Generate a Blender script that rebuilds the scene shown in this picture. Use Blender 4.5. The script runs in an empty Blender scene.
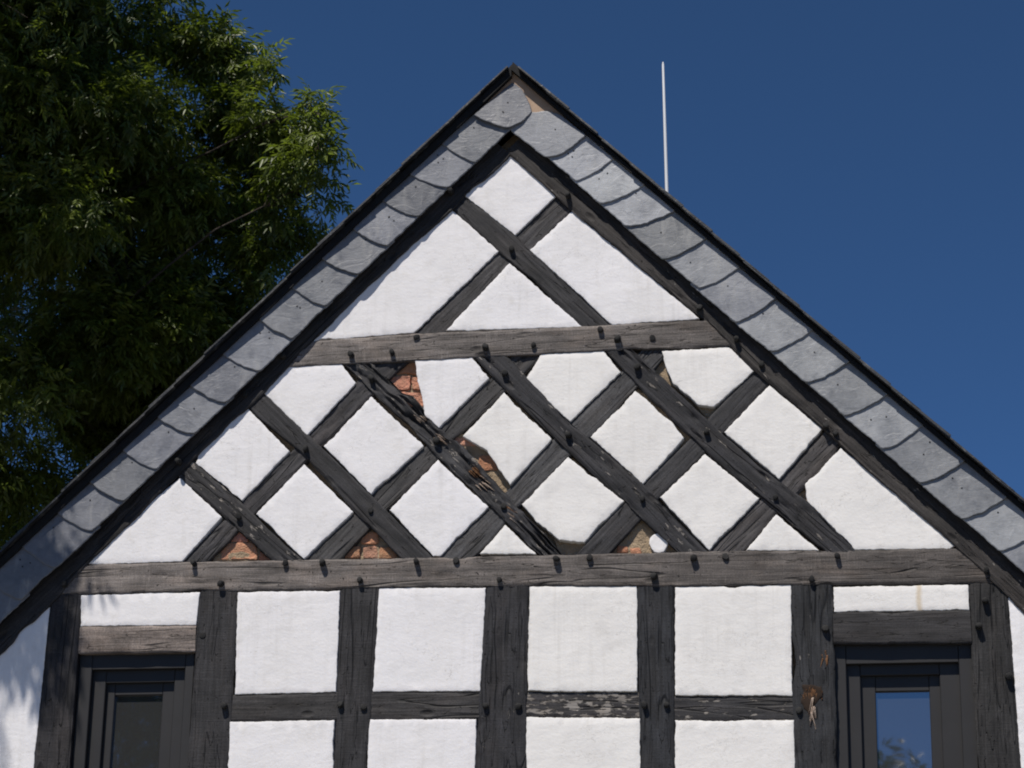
import bpy, bmesh, math, random
import numpy as np
from mathutils import Vector, Matrix, noise
from mathutils.geometry import delaunay_2d_cdt

random.seed(11)
scene = bpy.context.scene
col = scene.collection

# ------------------------------------------------------------------ measured facade data (metres; x along the wall, z up)
TIMBERS = [('A', 'brace', [(-0.2729, 6.9581), (-0.2237, 6.8875), (0.0354, 6.6667), (0.2792, 6.4063), (0.5621, 6.1113)], [(-0.3659, 6.8778), (-0.3034, 6.8294), (-0.0599, 6.5822), (0.1348, 6.4129), (0.4047, 6.107)], -0.007, (0.0267, 0.0258, 0.0275), 0.02, 1.0, 0.3),
 ('B', 'brace', [(0.2928, 6.939), (0.2413, 6.8797), (0.0306, 6.666), (-0.2149, 6.4331), (-0.5136, 6.122)], [(0.3769, 6.8558), (0.3255, 6.7911), (0.1099, 6.5842), (-0.1046, 6.3895), (-0.347, 6.1097)], 0.004, (0.0473, 0.0451, 0.0464), 0.0, 1.0, 0.3),
 ('M1', 'brace', [(-1.6246, 5.5326), (-1.5791, 5.4777), (-1.3428, 5.2743), (-1.1306, 5.0695), (-0.9702, 4.9257)], [(-1.7256, 5.4664), (-1.6695, 5.4113), (-1.4323, 5.2033), (-1.2201, 5.0097), (-1.1288, 4.9298)], -0.007, (0.0267, 0.0258, 0.0275), 0.5, 1.3, 0.3),
 ('M2', 'brace', [(-1.315, 5.921), (-1.2593, 5.8645), (-1.0123, 5.6242), (-0.6737, 5.2908), (-0.4318, 5.0453), (-0.3124, 4.9191)], [(-1.3893, 5.8314), (-1.3388, 5.7754), (-1.0388, 5.5238), (-0.7522, 5.2045), (-0.641, 5.0923), (-0.4732, 4.9181)], -0.007, (0.0267, 0.0258, 0.0275), 0.02, 1.0, 0.3),
 ('M3', 'brace', [(-0.7542, 6.0569), (-0.6999, 6.0003), (-0.5332, 5.8319), (-0.481, 5.8138), (-0.3371, 5.6379), (-0.2121, 5.5385), (-0.1339, 5.4465), (0.0108, 5.2804), (0.1839, 5.0898), (0.3346, 4.9177)], [(-0.906, 6.0575), (-0.8513, 6.0009), (-0.6779, 5.8266), (-0.4914, 5.654), (-0.3482, 5.4851), (-0.2128, 5.3549), (-0.0683, 5.2103), (0.1757, 4.9625), (0.216, 4.9157)], -0.007, (0.0323, 0.0318, 0.0344), 0.5, 2.6, 0.3),
 ('M4', 'brace', [(-0.0445, 6.0553), (0.0131, 5.9936), (0.3328, 5.6355), (0.7034, 5.2952), (1.0009, 4.9608), (1.0441, 4.9094)], [(-0.2196, 6.0624), (-0.1668, 6.0062), (0.0631, 5.7563), (0.2582, 5.5488), (0.6787, 5.1371), (0.8791, 4.9439), (0.9226, 4.9025)], -0.007, (0.0237, 0.0232, 0.0258), 0.48, 1.4, 0.3),
 ('M5', 'brace', [(0.5926, 6.0616), (0.6483, 6.0057), (1.0214, 5.6216), (1.269, 5.375), (1.4892, 5.1997), (1.7551, 4.9008)], [(0.4558, 6.0672), (0.5068, 6.0114), (0.7286, 5.7529), (0.9268, 5.5467), (1.1025, 5.365), (1.2666, 5.2217), (1.3479, 5.1481), (1.6215, 4.8993)], -0.007, (0.0237, 0.0232, 0.0258), 0.42, 1.7, 0.3),
 ('N1', 'brace', [(-1.6736, 4.9363), (-1.6346, 4.9769), (-1.3456, 5.2724), (-1.0942, 5.5399), (-0.7816, 5.8936), (-0.6465, 6.0457)], [(-1.523, 4.9325), (-1.4843, 4.9782), (-1.2697, 5.2123), (-1.0337, 5.4688), (-0.6954, 5.8149), (-0.4694, 6.0386)], 0.004, (0.0408, 0.0387, 0.0408), 0.05, 1.2, 0.3),
 ('N2', 'brace', [(-1.0297, 4.9308), (-0.9906, 4.9711), (-0.7599, 5.1981), (-0.6715, 5.2947), (-0.4084, 5.5387), (-0.3343, 5.6316), (-0.0843, 5.8892), (0.0664, 6.0502)], [(-0.856, 4.9264), (-0.8144, 4.9665), (-0.6703, 5.1228), (-0.5873, 5.2243), (-0.3401, 5.4732), (-0.2713, 5.5711), (-0.0112, 5.8115), (0.1394, 5.9611), (0.23, 6.0651)], 0.006, (0.0495, 0.0473, 0.0473), 0.0, 1.0, 0.3),
 ('N3', 'brace', [(-0.3501, 4.9384), (-0.308, 4.9783), (-0.0702, 5.2136), (0.0237, 5.3041), (0.2364, 5.5531), (0.3262, 5.6394), (0.5817, 5.9002), (0.7177, 6.0498)], [(-0.1644, 4.9336), (-0.1204, 4.9784), (0.0019, 5.1238), (0.0853, 5.2245), (0.3179, 5.4614), (0.4274, 5.5623), (0.6473, 5.8021), (0.7578, 5.92), (0.8487, 6.0391)], 0.004, (0.0623, 0.0611, 0.0628), 0.0, 1.0, 0.3),
 ('N4', 'brace', [(0.3284, 4.9203), (0.37, 4.9649), (0.6085, 5.2238), (0.6925, 5.3087), (0.911, 5.519), (1.0359, 5.6607), (1.2393, 5.8792), (1.2872, 5.9302)], [(0.4863, 4.9162), (0.5304, 4.9607), (0.6777, 5.1244), (0.7863, 5.2492), (0.9945, 5.4539), (1.1117, 5.5797), (1.3246, 5.8022), (1.3749, 5.8529)], 0.002, (0.0323, 0.0314, 0.0335), 0.03, 1.0, 0.3),
 ('N5', 'brace', [(0.9848, 4.9195), (1.0241, 4.9638), (1.2608, 5.2105), (1.3648, 5.3145), (1.5841, 5.5491), (1.6341, 5.5991)], [(1.1449, 4.9154), (1.1871, 4.9595), (1.3519, 5.1417), (1.4457, 5.2304), (1.6648, 5.469), (1.7147, 5.5187)], 0.006, (0.0559, 0.0516, 0.0516), 0.04, 1.0, 0.3),
 ('CB', 'collar_beam', [(-1.1915, 6.1111), (-1.0076, 6.1255), (-0.48, 6.1447), (-0.0351, 6.1452), (0.3745, 6.1496), (0.9915, 6.1558), (1.0618, 6.1582)], [(-1.2695, 5.9828), (-1.1328, 5.9884), (-0.4702, 5.9975), (-0.1556, 6.0039), (0.1721, 6.007), (0.5377, 6.0137), (1.1152, 6.009), (1.2049, 6.0133)], -0.012, (0.1665, 0.1467, 0.135), 0.02, 1.0, 0.8),
 ('TB', 'tie_beam', [(-2.3194, 4.9641), (-2.1303, 4.967), (-1.6346, 4.9673), (-0.9196, 4.9616), (-0.2322, 4.9565), (0.5812, 4.9529), (0.9915, 4.9546), (1.7134, 4.9404), (2.1875, 4.9376), (2.3333, 4.9387)], [(-2.3596, 4.8138), (-2.2181, 4.8157), (-1.5269, 4.8147), (-0.9127, 4.8051), (-0.6197, 4.8108), (0.1293, 4.8002), (0.99, 4.7768), (1.4085, 4.7766), (2.2552, 4.7608), (2.4418, 4.7587)], -0.012, (0.1602, 0.1404, 0.1287), 0.12, 1.0, 0.8),
 ('P1', 'post', [(-2.3043, 4.8916), (-2.305, 4.7721), (-2.3235, 3.9364), (-2.3335, 2.9)], [(-2.1448, 4.8669), (-2.146, 4.815), (-2.1406, 4.5115), (-2.1388, 3.9341), (-2.1487999999999996, 2.9)], -0.008, (0.0258, 0.0241, 0.0258), 0.0, 1.0, 0.9),
 ('P2', 'post', [(-1.5251, 4.8518), (-1.5277, 4.8106), (-1.5346, 4.5451), (-1.534, 4.3282), (-1.5394, 3.9266), (-1.5494, 2.9)], [(-1.335, 4.8574), (-1.3347, 4.806), (-1.3307, 4.4149), (-1.3333, 3.924), (-1.3433, 2.9)], -0.008, (0.0267, 0.0258, 0.0275), 0.0, 1.0, 0.9),
 ('P3', 'post', [(-0.8088, 4.8445), (-0.8092, 4.8036), (-0.8065, 4.3005), (-0.8054, 3.9174), (-0.8154, 2.9)], [(-0.612, 4.855), (-0.6121, 4.8142), (-0.6294, 4.2974), (-0.6425, 3.9153), (-0.6525, 2.9)], -0.008, (0.0267, 0.0258, 0.0275), 0.0, 1.0, 0.9),
 ('P4', 'post', [(-0.0755, 4.8417), (-0.0766, 4.8012), (-0.1031, 4.2881), (-0.1142, 3.9087), (-0.12419999999999999, 2.9)], [(0.1329, 4.8466), (0.1336, 4.8012), (0.131, 4.3331), (0.1308, 3.9057), (0.1358, 2.9)], -0.008, (0.0237, 0.0232, 0.0258), 0.3, 1.4, 0.6),
 ('P5', 'post', [(0.6666, 4.8384), (0.6667, 4.7982), (0.6717, 4.3233), (0.679, 3.8988), (0.684, 2.9)], [(0.8421, 4.834), (0.8419, 4.794), (0.8423, 4.3202), (0.8428, 3.8967), (0.8478, 2.9)], -0.008, (0.0215, 0.0224, 0.0258), 0.0, 0.8, 0.5),
 ('P6', 'post', [(1.4091, 4.8149), (1.4106, 4.7702), (1.4053, 4.2907), (1.4075, 3.8897), (1.4124999999999999, 2.9)], [(1.6097, 4.8099), (1.6084, 4.7604), (1.6062, 4.4857), (1.6095, 3.8871), (1.6144999999999998, 2.9)], -0.008, (0.0224, 0.0232, 0.0258), 0.25, 1.5, 0.4),
 ('P7', 'post', [(2.2477, 4.8039), (2.2505, 4.7596), (2.2481, 4.2756), (2.2582, 3.879), (2.2632, 2.9)], [(2.4299, 4.7993), (2.4345, 4.7013), (2.4357, 4.3439), (2.4493, 3.8766), (2.4543, 2.9)], -0.008, (0.0241, 0.0232, 0.0232), 0.0, 1.2, 0.7),
 ('R23', 'rail', [(-1.3554, 4.2887), (-0.8222, 4.2919), (-0.7724, 4.2935)], [(-1.3577, 4.1519), (-0.8164, 4.1534), (-0.7666, 4.1526)], -0.003, (0.0365, 0.0344, 0.0344), 0.02, 1.0, 0.3),
 ('R34', 'rail', [(-0.6625, 4.2891), (-0.0989, 4.2818), (-0.0597, 4.2811)], [(-0.6674, 4.1535), (-0.096, 4.147), (-0.0569, 4.1464)], -0.003, (0.0365, 0.0344, 0.0344), 0.01, 1.0, 0.3),
 ('R45', 'rail', [(0.096, 4.2773), (0.6681, 4.2649), (0.7066, 4.2643)], [(0.0979, 4.1599), (0.6682, 4.1436), (0.7066, 4.143)], 0.003, (0.0365, 0.0344, 0.0361), 0.72, 1.0, 0.3),
 ('R56', 'rail', [(0.8029, 4.2449), (1.4066, 4.2346), (1.4396, 4.234)], [(0.8025, 4.1288), (1.4042, 4.1194), (1.4371, 4.1189)], 0.0, (0.0323, 0.031, 0.0327), 0.52, 1.0, 0.3),
 ('LL', 'lintel', [(-2.1375, 4.6466), (-1.5374, 4.6413)], [(-2.1371, 4.5085), (-1.5341, 4.5041)], -0.01, (0.1575, 0.1305, 0.1152), 0.0, 0.8, 0.7),
 ('LR', 'lintel', [(1.6054, 4.6338), (2.2496, 4.6315)], [(1.6038, 4.4799), (2.2519, 4.4714)], -0.012, (0.031, 0.0292, 0.0301), 0.0, 0.6, 0.3)]
PANELS = [([(-0.013, 7.1498), (0.2428, 6.8752), (0.0321, 6.6673), (-0.2347, 6.8998)], -0.006, (0.79, 0.772, 0.776)), ([(-0.3176, 6.8419), (-0.0496, 6.5821), (-0.4813, 6.1497), (-1.0197, 6.1282), (-0.5738, 6.5847)], -0.006, (0.79, 0.772, 0.776)), ([(0.0062, 6.513), (0.389, 6.1459), (-0.3204, 6.1539)], -0.006, (0.79, 0.772, 0.776)), ([(0.1115, 6.58), (0.3269, 6.7868), (0.7597, 6.3821), (0.981, 6.1639), (0.5365, 6.1505)], -0.006, (0.79, 0.772, 0.776)), ([(-1.1977, 5.9931), (-0.8565, 5.996), (-0.774, 5.8898), (-1.0175, 5.6193), (-1.2649, 5.8651)], -0.006, (0.79, 0.772, 0.776)), ([(-0.4715, 6.0025), (-0.1772, 6.0043), (-0.0875, 5.8905), (-0.3372, 5.633), (-0.411, 5.7047), (-0.4233, 5.7746), (-0.4524, 5.883)], -0.006, (0.79, 0.772, 0.776)), ([(0.1763, 6.009), (0.4915, 6.0124), (0.5803, 5.8967), (0.3275, 5.6413), (0.2306, 5.7399), (0.1017, 5.8778)], -0.006, (0.79, 0.768, 0.738)), ([(0.7892, 6.0004), (1.1247, 6.0082), (1.2472, 5.876), (1.0468, 5.6943), (0.9626, 5.7104), (0.8387, 5.8231), (0.799, 5.9414)], -0.006, (0.79, 0.768, 0.738)), ([(-1.3391, 5.7758), (-1.1072, 5.5371), (-1.3381, 5.2797), (-1.5906, 5.489), (-1.5645, 5.5791)], -0.006, (0.79, 0.772, 0.776)), ([(-0.6931, 5.8113), (-0.4113, 5.5402), (-0.6742, 5.2964), (-0.9265, 5.5576)], -0.006, (0.79, 0.772, 0.776)), ([(-0.0092, 5.8073), (0.2378, 5.555), (0.03, 5.3216), (-0.0219, 5.4014), (-0.0896, 5.5031), (-0.2135, 5.5863)], -0.006, (0.79, 0.768, 0.738)), ([(0.6534, 5.7931), (0.7085, 5.7487), (0.7783, 5.6725), (0.8379, 5.6232), (0.897, 5.5377), (0.6934, 5.3062), (0.4337, 5.5588)], -0.006, (0.79, 0.768, 0.738)), ([(1.3226, 5.7994), (1.5751, 5.5609), (1.3605, 5.3109), (1.0948, 5.5621)], -0.006, (0.79, 0.768, 0.738)), ([(1.6649, 5.4599), (1.778, 5.3538), (2.1976, 4.9539), (2.1685, 4.9349), (1.7182, 4.9444), (1.4939, 5.1948), (1.4861, 5.2815)], -0.006, (0.79, 0.768, 0.738)), ([(-1.6698, 5.4116), (-1.4375, 5.1985), (-1.6314, 4.9714), (-2.164, 4.9696), (-1.9685, 5.1664)], -0.006, (0.79, 0.772, 0.776)), ([(-1.026, 5.4654), (-0.7627, 5.2051), (-1.003, 4.9681), (-1.2618, 5.2092)], -0.006, (0.79, 0.772, 0.776)), ([(-0.3376, 5.464), (-0.0785, 5.2109), (-0.3138, 4.9654), (-0.349, 4.9663), (-0.5793, 5.2101)], -0.006, (0.79, 0.772, 0.776)), ([(0.3193, 5.4581), (0.5995, 5.2216), (0.4028, 5.0177), (0.2789, 5.0313), (0.1683, 5.1264), (0.0919, 5.2213)], -0.006, (0.79, 0.768, 0.738)), ([(1.0001, 5.4512), (1.2616, 5.217), (1.0153, 4.9582), (0.7772, 5.2368)], -0.006, (0.79, 0.768, 0.738)), ([(0.0086, 5.1156), (0.1656, 4.963), (-0.1135, 4.9729)], -0.006, (0.79, 0.768, 0.738)), ([(1.3427, 5.1334), (1.546, 4.944), (1.1947, 4.9534)], -0.006, (0.79, 0.768, 0.738)), ([(-2.1463, 4.8104), (-1.5283, 4.8112), (-1.5386, 4.6423), (-2.1363, 4.6476)], -0.006, (0.79, 0.772, 0.776)), ([(-1.3352, 4.8065), (-0.8126, 4.8017), (-0.8115, 4.2911), (-1.319, 4.2874)], -0.006, (0.79, 0.772, 0.776)), ([(-0.6159, 4.8097), (-0.0799, 4.7993), (-0.0985, 4.2836), (-0.6271, 4.2903)], -0.006, (0.79, 0.772, 0.776)), ([(0.1358, 4.7991), (0.664, 4.7938), (0.6667, 4.2678), (0.1315, 4.2771)], -0.006, (0.79, 0.768, 0.738)), ([(0.849, 4.7793), (1.0669, 4.779), (1.1391, 4.7698), (1.1826, 4.7787), (1.4082, 4.7757), (1.4022, 4.2358), (0.8466, 4.2453)], -0.006, (0.79, 0.768, 0.738)), ([(1.6107, 4.7609), (2.2481, 4.7577), (2.2474, 4.633), (1.61, 4.6377)], -0.006, (0.79, 0.768, 0.738)), ([(-1.3366, 4.1509), (-0.8132, 4.1527), (-0.8083, 3.9178), (-0.8083, 2.9), (-1.3338, 2.9), (-1.3338, 3.9244)], -0.006, (0.79, 0.772, 0.776)), ([(-0.6419, 4.1525), (-0.115, 4.1467), (-0.1146, 3.9091), (-0.1146, 2.9), (-0.6405, 2.9), (-0.6405, 3.9157)], -0.006, (0.79, 0.772, 0.776)), ([(0.131, 4.1526), (0.6788, 4.1391), (0.6812, 3.8991), (0.6812, 2.9), (0.1324, 2.9), (0.1324, 3.906)], -0.006, (0.79, 0.768, 0.738)), ([(0.846, 4.1269), (1.4092, 4.1181), (1.4093, 3.89), (1.4093, 2.9), (0.845, 2.9), (0.845, 3.8971)], -0.006, (0.79, 0.768, 0.738))]
RUST_PANEL = 26
RUST_X = 2.0139
HOLES = [([(-0.627, 5.8936), (-0.5113, 6.0139), (-0.4648, 6.0229), (-0.4509, 5.9085), (-0.416, 5.778), (-0.4084, 5.6921), (-0.5197, 5.7872)], [[(-0.5758, 6.0109), (-0.4226, 6.0027), (-0.4223, 5.9291), (-0.5808, 5.9391)], [(-0.6263, 5.9298), (-0.4969, 5.9306), (-0.5012, 5.8542), (-0.6287, 5.8562)], [(-0.5002, 5.9296), (-0.4162, 5.9188), (-0.4093, 5.8515), (-0.4881, 5.8547)], [(-0.56, 5.8464), (-0.4068, 5.8327), (-0.4034, 5.7569), (-0.5525, 5.7567)], [(-0.4986, 5.7439), (-0.3924, 5.7431), (-0.3963, 5.6863), (-0.492, 5.6895)]]), ([(-0.2769, 5.5758), (-0.2317, 5.6114), (-0.0869, 5.5218), (-0.0188, 5.4145), (0.0384, 5.3239), (0.0038, 5.2885), (-0.1305, 5.4233)], [[(-0.1361, 5.4967), (-0.0359, 5.4948), (-0.0384, 5.4121), (-0.1415, 5.4109)], [(-0.2666, 5.5922), (-0.1552, 5.5922), (-0.1494, 5.5437), (-0.2616, 5.5475)]]), ([(-1.3516, 5.1349), (-1.5087, 4.9772), (-1.1723, 4.9685)], [[(-1.437, 5.0742), (-1.2521, 5.0695), (-1.2513, 4.9795), (-1.4403, 4.9849)], [(-1.414, 5.144), (-1.3044, 5.1465), (-1.2998, 5.0735), (-1.4124, 5.0783)], [(-1.2417, 5.0571), (-1.1666, 5.0612), (-1.1613, 4.9752), (-1.2477, 4.9776)]]), ([(-0.6776, 5.1473), (-0.8387, 4.9599), (-0.503, 4.9512)], [[(-0.7271, 5.1114), (-0.6342, 5.1079), (-0.6329, 5.0475), (-0.7268, 5.0453)], [(-0.8165, 5.0354), (-0.7248, 5.0393), (-0.7265, 4.9739), (-0.8173, 4.9765)], [(-0.7126, 5.0319), (-0.643, 5.0398), (-0.6314, 4.9685), (-0.7138, 4.9731)], [(-0.6272, 5.0313), (-0.535, 5.033), (-0.539, 4.963), (-0.6318, 4.9689)]]), ([(0.674, 5.1448), (0.5115, 4.9554), (0.8897, 4.9455)], [[(0.5656, 5.0089), (0.6186, 4.9991), (0.6163, 4.9643), (0.5571, 4.9688)], [(0.6216, 4.9925), (0.6774, 4.9949), (0.6848, 4.9544), (0.6314, 4.959)]]), ([(0.7243, 5.9115), (0.7799, 6.0001), (0.8397, 5.8432), (0.8546, 5.8002)], []), ([(0.9244, 5.7606), (1.0585, 5.7187), (1.0181, 5.6414)], []), ([(0.2478, 5.0594), (0.417, 5.0394), (0.3632, 4.9542), (0.2838, 4.9563)], []), ([(0.6236, 5.8248), (0.6739, 5.8123), (0.7841, 5.7024), (0.9329, 5.5398), (0.8929, 5.5047)], []), ([(1.4343, 5.2194), (1.4947, 5.3147), (1.4968, 5.1921)], [])]
PATCH = (0.7699, 5.0077)
PEGS = [('CB', -0.4664, 6.125), ('CB', -0.8021, 6.0406), ('CB', -0.5885, 6.0429), ('CB', -0.1078, 6.0506), ('CB', 0.4789, 6.1236), ('CB', 0.1382, 6.0568), ('CB', 0.5654, 6.0662), ('CB', 0.7421, 6.0697), ('CB', -1.1539, 6.0438), ('TB', -1.5639, 4.9551), ('TB', -1.4182, 4.8481), ('TB', -1.0952, 4.9482), ('TB', -0.9059, 4.9381), ('TB', -0.7093, 4.8461), ('TB', -0.43, 4.9361), ('TB', -0.2292, 4.936), ('TB', -0.0125, 4.834), ('TB', 0.2685, 4.9332), ('TB', 0.4313, 4.934), ('TB', 0.75, 4.8302), ('TB', 0.9402, 4.9207), ('TB', 1.0955, 4.9217), ('TB', 1.6339, 4.9126), ('TB', 1.5071, 4.8014), ('TB', 2.3352, 4.8252), ('TB', -2.2297, 4.8627), ('P2', -1.5003, 4.5891), ('P2', -1.3673, 4.2296), ('P3', -0.785, 4.2249), ('P3', -0.6702, 4.2132), ('P4', -0.0689, 4.2082), ('P4', 0.0922, 4.2056), ('P5', 0.701, 4.2004), ('P5', 0.8063, 4.1986), ('P6', 1.5678, 4.5538), ('P6', 1.4362, 4.1595), ('P7', 2.3237, 4.6736), ('P7', 2.2855, 4.5481), ('P7', 2.4132, 4.3099), ('A', 0.0162, 6.5876), ('M1', -1.3503, 5.1995), ('M2', -1.0203, 5.5429), ('M2', -0.6723, 5.211), ('M3', -0.6928, 5.9062), ('M3', -0.3469, 5.5625), ('M3', 0.0003, 5.2119), ('M4', -0.0076, 5.912), ('M4', 0.3215, 5.5712), ('M4', 0.6916, 5.2273), ('M5', 0.6665, 5.9178), ('M5', 1.0089, 5.5631), ('M5', 1.3422, 5.2179), ('RR', 0.3088, 6.8636), ('RR', 1.1629, 6.0416), ('RR', 1.2851, 5.9041), ('RR', 1.5926, 5.5686), ('RR', 1.6403, 5.5308), ('RR', 0.9794, 6.2155), ('RL', -0.3053, 6.9178), ('RL', -1.3438, 5.8443), ('RL', -1.6704, 5.4897)]
APEX = (0.0279, 7.548)
RAKES = [((-0.70321, -0.71099), 0.2019, [0.3076, 0.5335, 0.7741, 0.9692, 1.1876, 1.4045, 1.6283, 1.8622, 2.1129, 2.3444, 2.5838, 2.8308, 3.0592, 3.2754, 3.5209], [0.2296, 0.4787, 0.6806, 0.8945, 1.1211, 1.3377, 1.568, 1.8008, 2.0433, 2.2738, 2.514, 2.7691, 3.0014, 3.2133, 3.463]), ((0.71059, -0.7036), 0.2183, [0.5234, 0.7386, 0.9507, 1.1687, 1.3915, 1.6284, 1.8771, 2.1337, 2.3716, 2.6284, 2.8634, 3.1299, 3.3928], [0.4461, 0.6672, 0.8428, 1.0538, 1.2984, 1.5454, 1.8153, 2.0478, 2.2939, 2.549, 2.7954, 3.0519, 3.3117])]
WIN_L = [(-2.1386, -1.5451, 4.5249, 0.028), (-2.0717, -1.5908, 4.433, 0.028), (-2.0053, -1.6515, 4.3717, 0.06), (-1.9624, -1.7158, 4.3143, 0.086)]
WIN_R = [(1.6031, 2.2568, 4.4922, 0.028), (1.6592, 2.1878, 4.3906, 0.028), (1.7239, 2.096, 4.3402, 0.06), (1.7936, 2.0453, 4.2687, 0.086)]
TOP_SLATES = [[(-0.188, 7.322), (0.0146, 7.5151), (0.0684, 7.4627), (0.1175, 7.3561), (0.1231, 7.3328), (0.0661, 7.2759), (0.0036, 7.2394), (-0.0546, 7.257), (-0.1238, 7.2867)], [(0.0026, 7.2423), (0.1116, 7.3363), (0.1904, 7.3375), (0.2641, 7.3131), (0.4064, 7.1767), (0.3186, 7.1022), (0.2513, 7.0663), (0.1939, 7.0666)]]
RAFT_L = [(0.0053, 7.1147), (-0.227, 6.8885), (-0.5657, 6.5738), (-0.9963, 6.1392), (-1.2505, 5.8495), (-1.5494, 5.5587), (-1.9325, 5.1566), (-2.128, 4.9627), (-2.2909, 4.7692), (-2.6846, 4.3616)]
RAFT_R = [(-0.0212, 7.1381), (0.2448, 6.869), (0.3288, 6.7806), (0.7612, 6.3765), (0.9823, 6.1747), (1.2384, 5.8872), (1.5757, 5.5614), (1.7782, 5.3494), (2.1971, 4.945), (2.4336, 4.6885), (2.6555, 4.4277)]
SIDE_PANELS = [[(-2.3026, 4.7985), (-2.3216, 3.9368), (-2.3316, 2.9), (-3.2, 2.9), (-3.2, 3.9101)], [(2.43, 4.7019), (2.4494, 3.877), (2.4494, 2.9), (3.2, 2.9), (3.2, 3.9396)]]
LOBES = [(-1.9349, 8.6332, 2.6, 0.277), (-1.6951, 8.6451, 2.4, 0.176), (-1.8112, 8.1309, 2.6, 0.227), (-1.5916, 8.2519, 2.2, 0.17), (-2.0712, 9.0464, 2.5, 0.101), (-2.7979, 9.5093, 3, 0.391), (-2.4669, 8.8893, 3, 0.315), (-3.0242, 8.6989, 3, 0.693), (-3.4898, 9.199, 2.6, 0.819), (-2.4087, 8.1337, 3.2, 0.378), (-2.8662, 7.3986, 3, 0.661), (-3.3211, 7.9462, 2.4, 0.882), (-3.3725, 6.9291, 2.6, 0.725), (-3.9381, 6.4055, 3, 0.725), (-3.2193, 6.7847, 3.4, 0.441), (-2.2268, 8.5993, 3.2, 0.283), (-1.9146, 7.99, 3, 0.176), (-2.1316, 7.7525, 3, 0.265), (-2.449, 7.416, 3, 0.347), (-2.769, 7.0838, 3.2, 0.315), (-3.1984, 6.4444, 3.2, 0.315), (-2.6502, 8.4744, 3.2, 0.347), (-3.3091, 8.0038, 3.4, 0.504), (-2.4118, 9.2331, 2.8, 0.189)]
ROD = ((0.7007, 7.3866), (0.6804, 8.2233))
WOUND = [(1.4971, 4.2597), (1.4777, 4.236), (1.4947, 4.1542), (1.5621, 4.418)]
CAM = ((1.9492, -11.7212, 1.65), (0.987679, 0.15554, 0.017274), (0.035851, -0.332325, 0.942483), (-0.152334, 0.930251, 0.333807))

# ------------------------------------------------------------------ camera
cam_data = bpy.data.cameras.new('camera')
cam = bpy.data.objects.new('camera', cam_data); col.objects.link(cam)
cp, cr, cu, cf = (Vector(v) for v in CAM)
cam.matrix_world = Matrix(((cr.x, cu.x, -cf.x, cp.x), (cr.y, cu.y, -cf.y, cp.y), (cr.z, cu.z, -cf.z, cp.z), (0, 0, 0, 1)))
cam_data.sensor_width = 36.0
cam_data.lens = 36.0 * 2500.0 / 1024.0
cam_data.clip_start = 0.1; cam_data.clip_end = 3000
scene.camera = cam

# ------------------------------------------------------------------ sky, sun, exposure
ELEV, AZ = math.radians(60), math.radians(22)          # sun height; angle left of the wall's normal
sun_dir = Vector((-math.cos(ELEV) * math.sin(AZ), -math.cos(ELEV) * math.cos(AZ), math.sin(ELEV)))
world = bpy.data.worlds.new('World'); scene.world = world; world.use_nodes = True
nt = world.node_tree
for n in list(nt.nodes): nt.nodes.remove(n)
sky = nt.nodes.new('ShaderNodeTexSky'); sky.sky_type = 'NISHITA'; sky.sun_disc = False
sky.sun_elevation = ELEV; sky.sun_rotation = math.atan2(sun_dir.x, sun_dir.y)
sky.altitude = 5000; sky.air_density = 0.5; sky.dust_density = 0.0; sky.ozone_density = 10.0
bg = nt.nodes.new('ShaderNodeBackground'); bg.inputs['Strength'].default_value = 0.131
wo = nt.nodes.new('ShaderNodeOutputWorld')
tint = nt.nodes.new('ShaderNodeVectorMath'); tint.operation = 'MULTIPLY'; tint.inputs[1].default_value = (.87, 1.03, .97)   # clear dry air, a little greener blue
nt.links.new(sky.outputs[0], tint.inputs[0]); nt.links.new(tint.outputs[0], bg.inputs[0]); nt.links.new(bg.outputs[0], wo.inputs[0])
sd = bpy.data.lights.new('sun', 'SUN'); sd.energy = 4.6; sd.angle = math.radians(0.53); sd.color = (1.0, .945, .875)
sun = bpy.data.objects.new('sun', sd); col.objects.link(sun)
sun.rotation_euler = sun_dir.to_track_quat('Z', 'Y').to_euler(); sun.location = sun_dir * 40
scene.view_settings.view_transform = 'Standard'; scene.view_settings.look = 'None'
scene.view_settings.exposure = 0.17; scene.view_settings.gamma = 1
scene.view_settings.use_curve_mapping = False

# ------------------------------------------------------------------ helpers
def link_mesh(name, verts, faces, mat, parent=None, smooth=None, mats=None, fmat=None):
    me = bpy.data.meshes.new(name)
    me.from_pydata([tuple(v) for v in verts], [], faces)
    for m in (mats or [mat]): me.materials.append(m)
    if fmat: me.polygons.foreach_set('material_index', fmat)
    bm = bmesh.new(); bm.from_mesh(me)
    bmesh.ops.recalc_face_normals(bm, faces=bm.faces); bm.to_mesh(me); bm.free()
    if smooth is not None:
        me.polygons.foreach_set('use_smooth', [True] * len(me.polygons))
        me.set_sharp_from_angle(angle=math.radians(smooth))
    me.update()
    o = bpy.data.objects.new(name, me); col.objects.link(o)
    if parent: o.parent = parent
    return o

def prism(poly, y0, y1):
    """poly of (x, z), extruded from y0 to y1"""
    n = len(poly)
    v = [(x, y0, z) for x, z in poly] + [(x, y1, z) for x, z in poly]
    f = [tuple(range(n)), tuple(range(2 * n - 1, n - 1, -1))]
    f += [(i, i + n, (i + 1) % n + n, (i + 1) % n) for i in range(n)]
    return v, f

def merge(parts):
    V, Fc = [], []
    for v, f in parts:
        k = len(V); V += v; Fc += [tuple(i + k for i in q) for q in f]
    return V, Fc

def box(x0, x1, y0, y1, z0, z1):
    return prism([(x0, z0), (x1, z0), (x1, z1), (x0, z1)], y0, y1)

def bevel(o, w, seg=1):
    m = o.modifiers.new('bevel', 'BEVEL'); m.width = w; m.segments = seg; m.limit_method = 'ANGLE'; m.angle_limit = math.radians(40)

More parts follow.
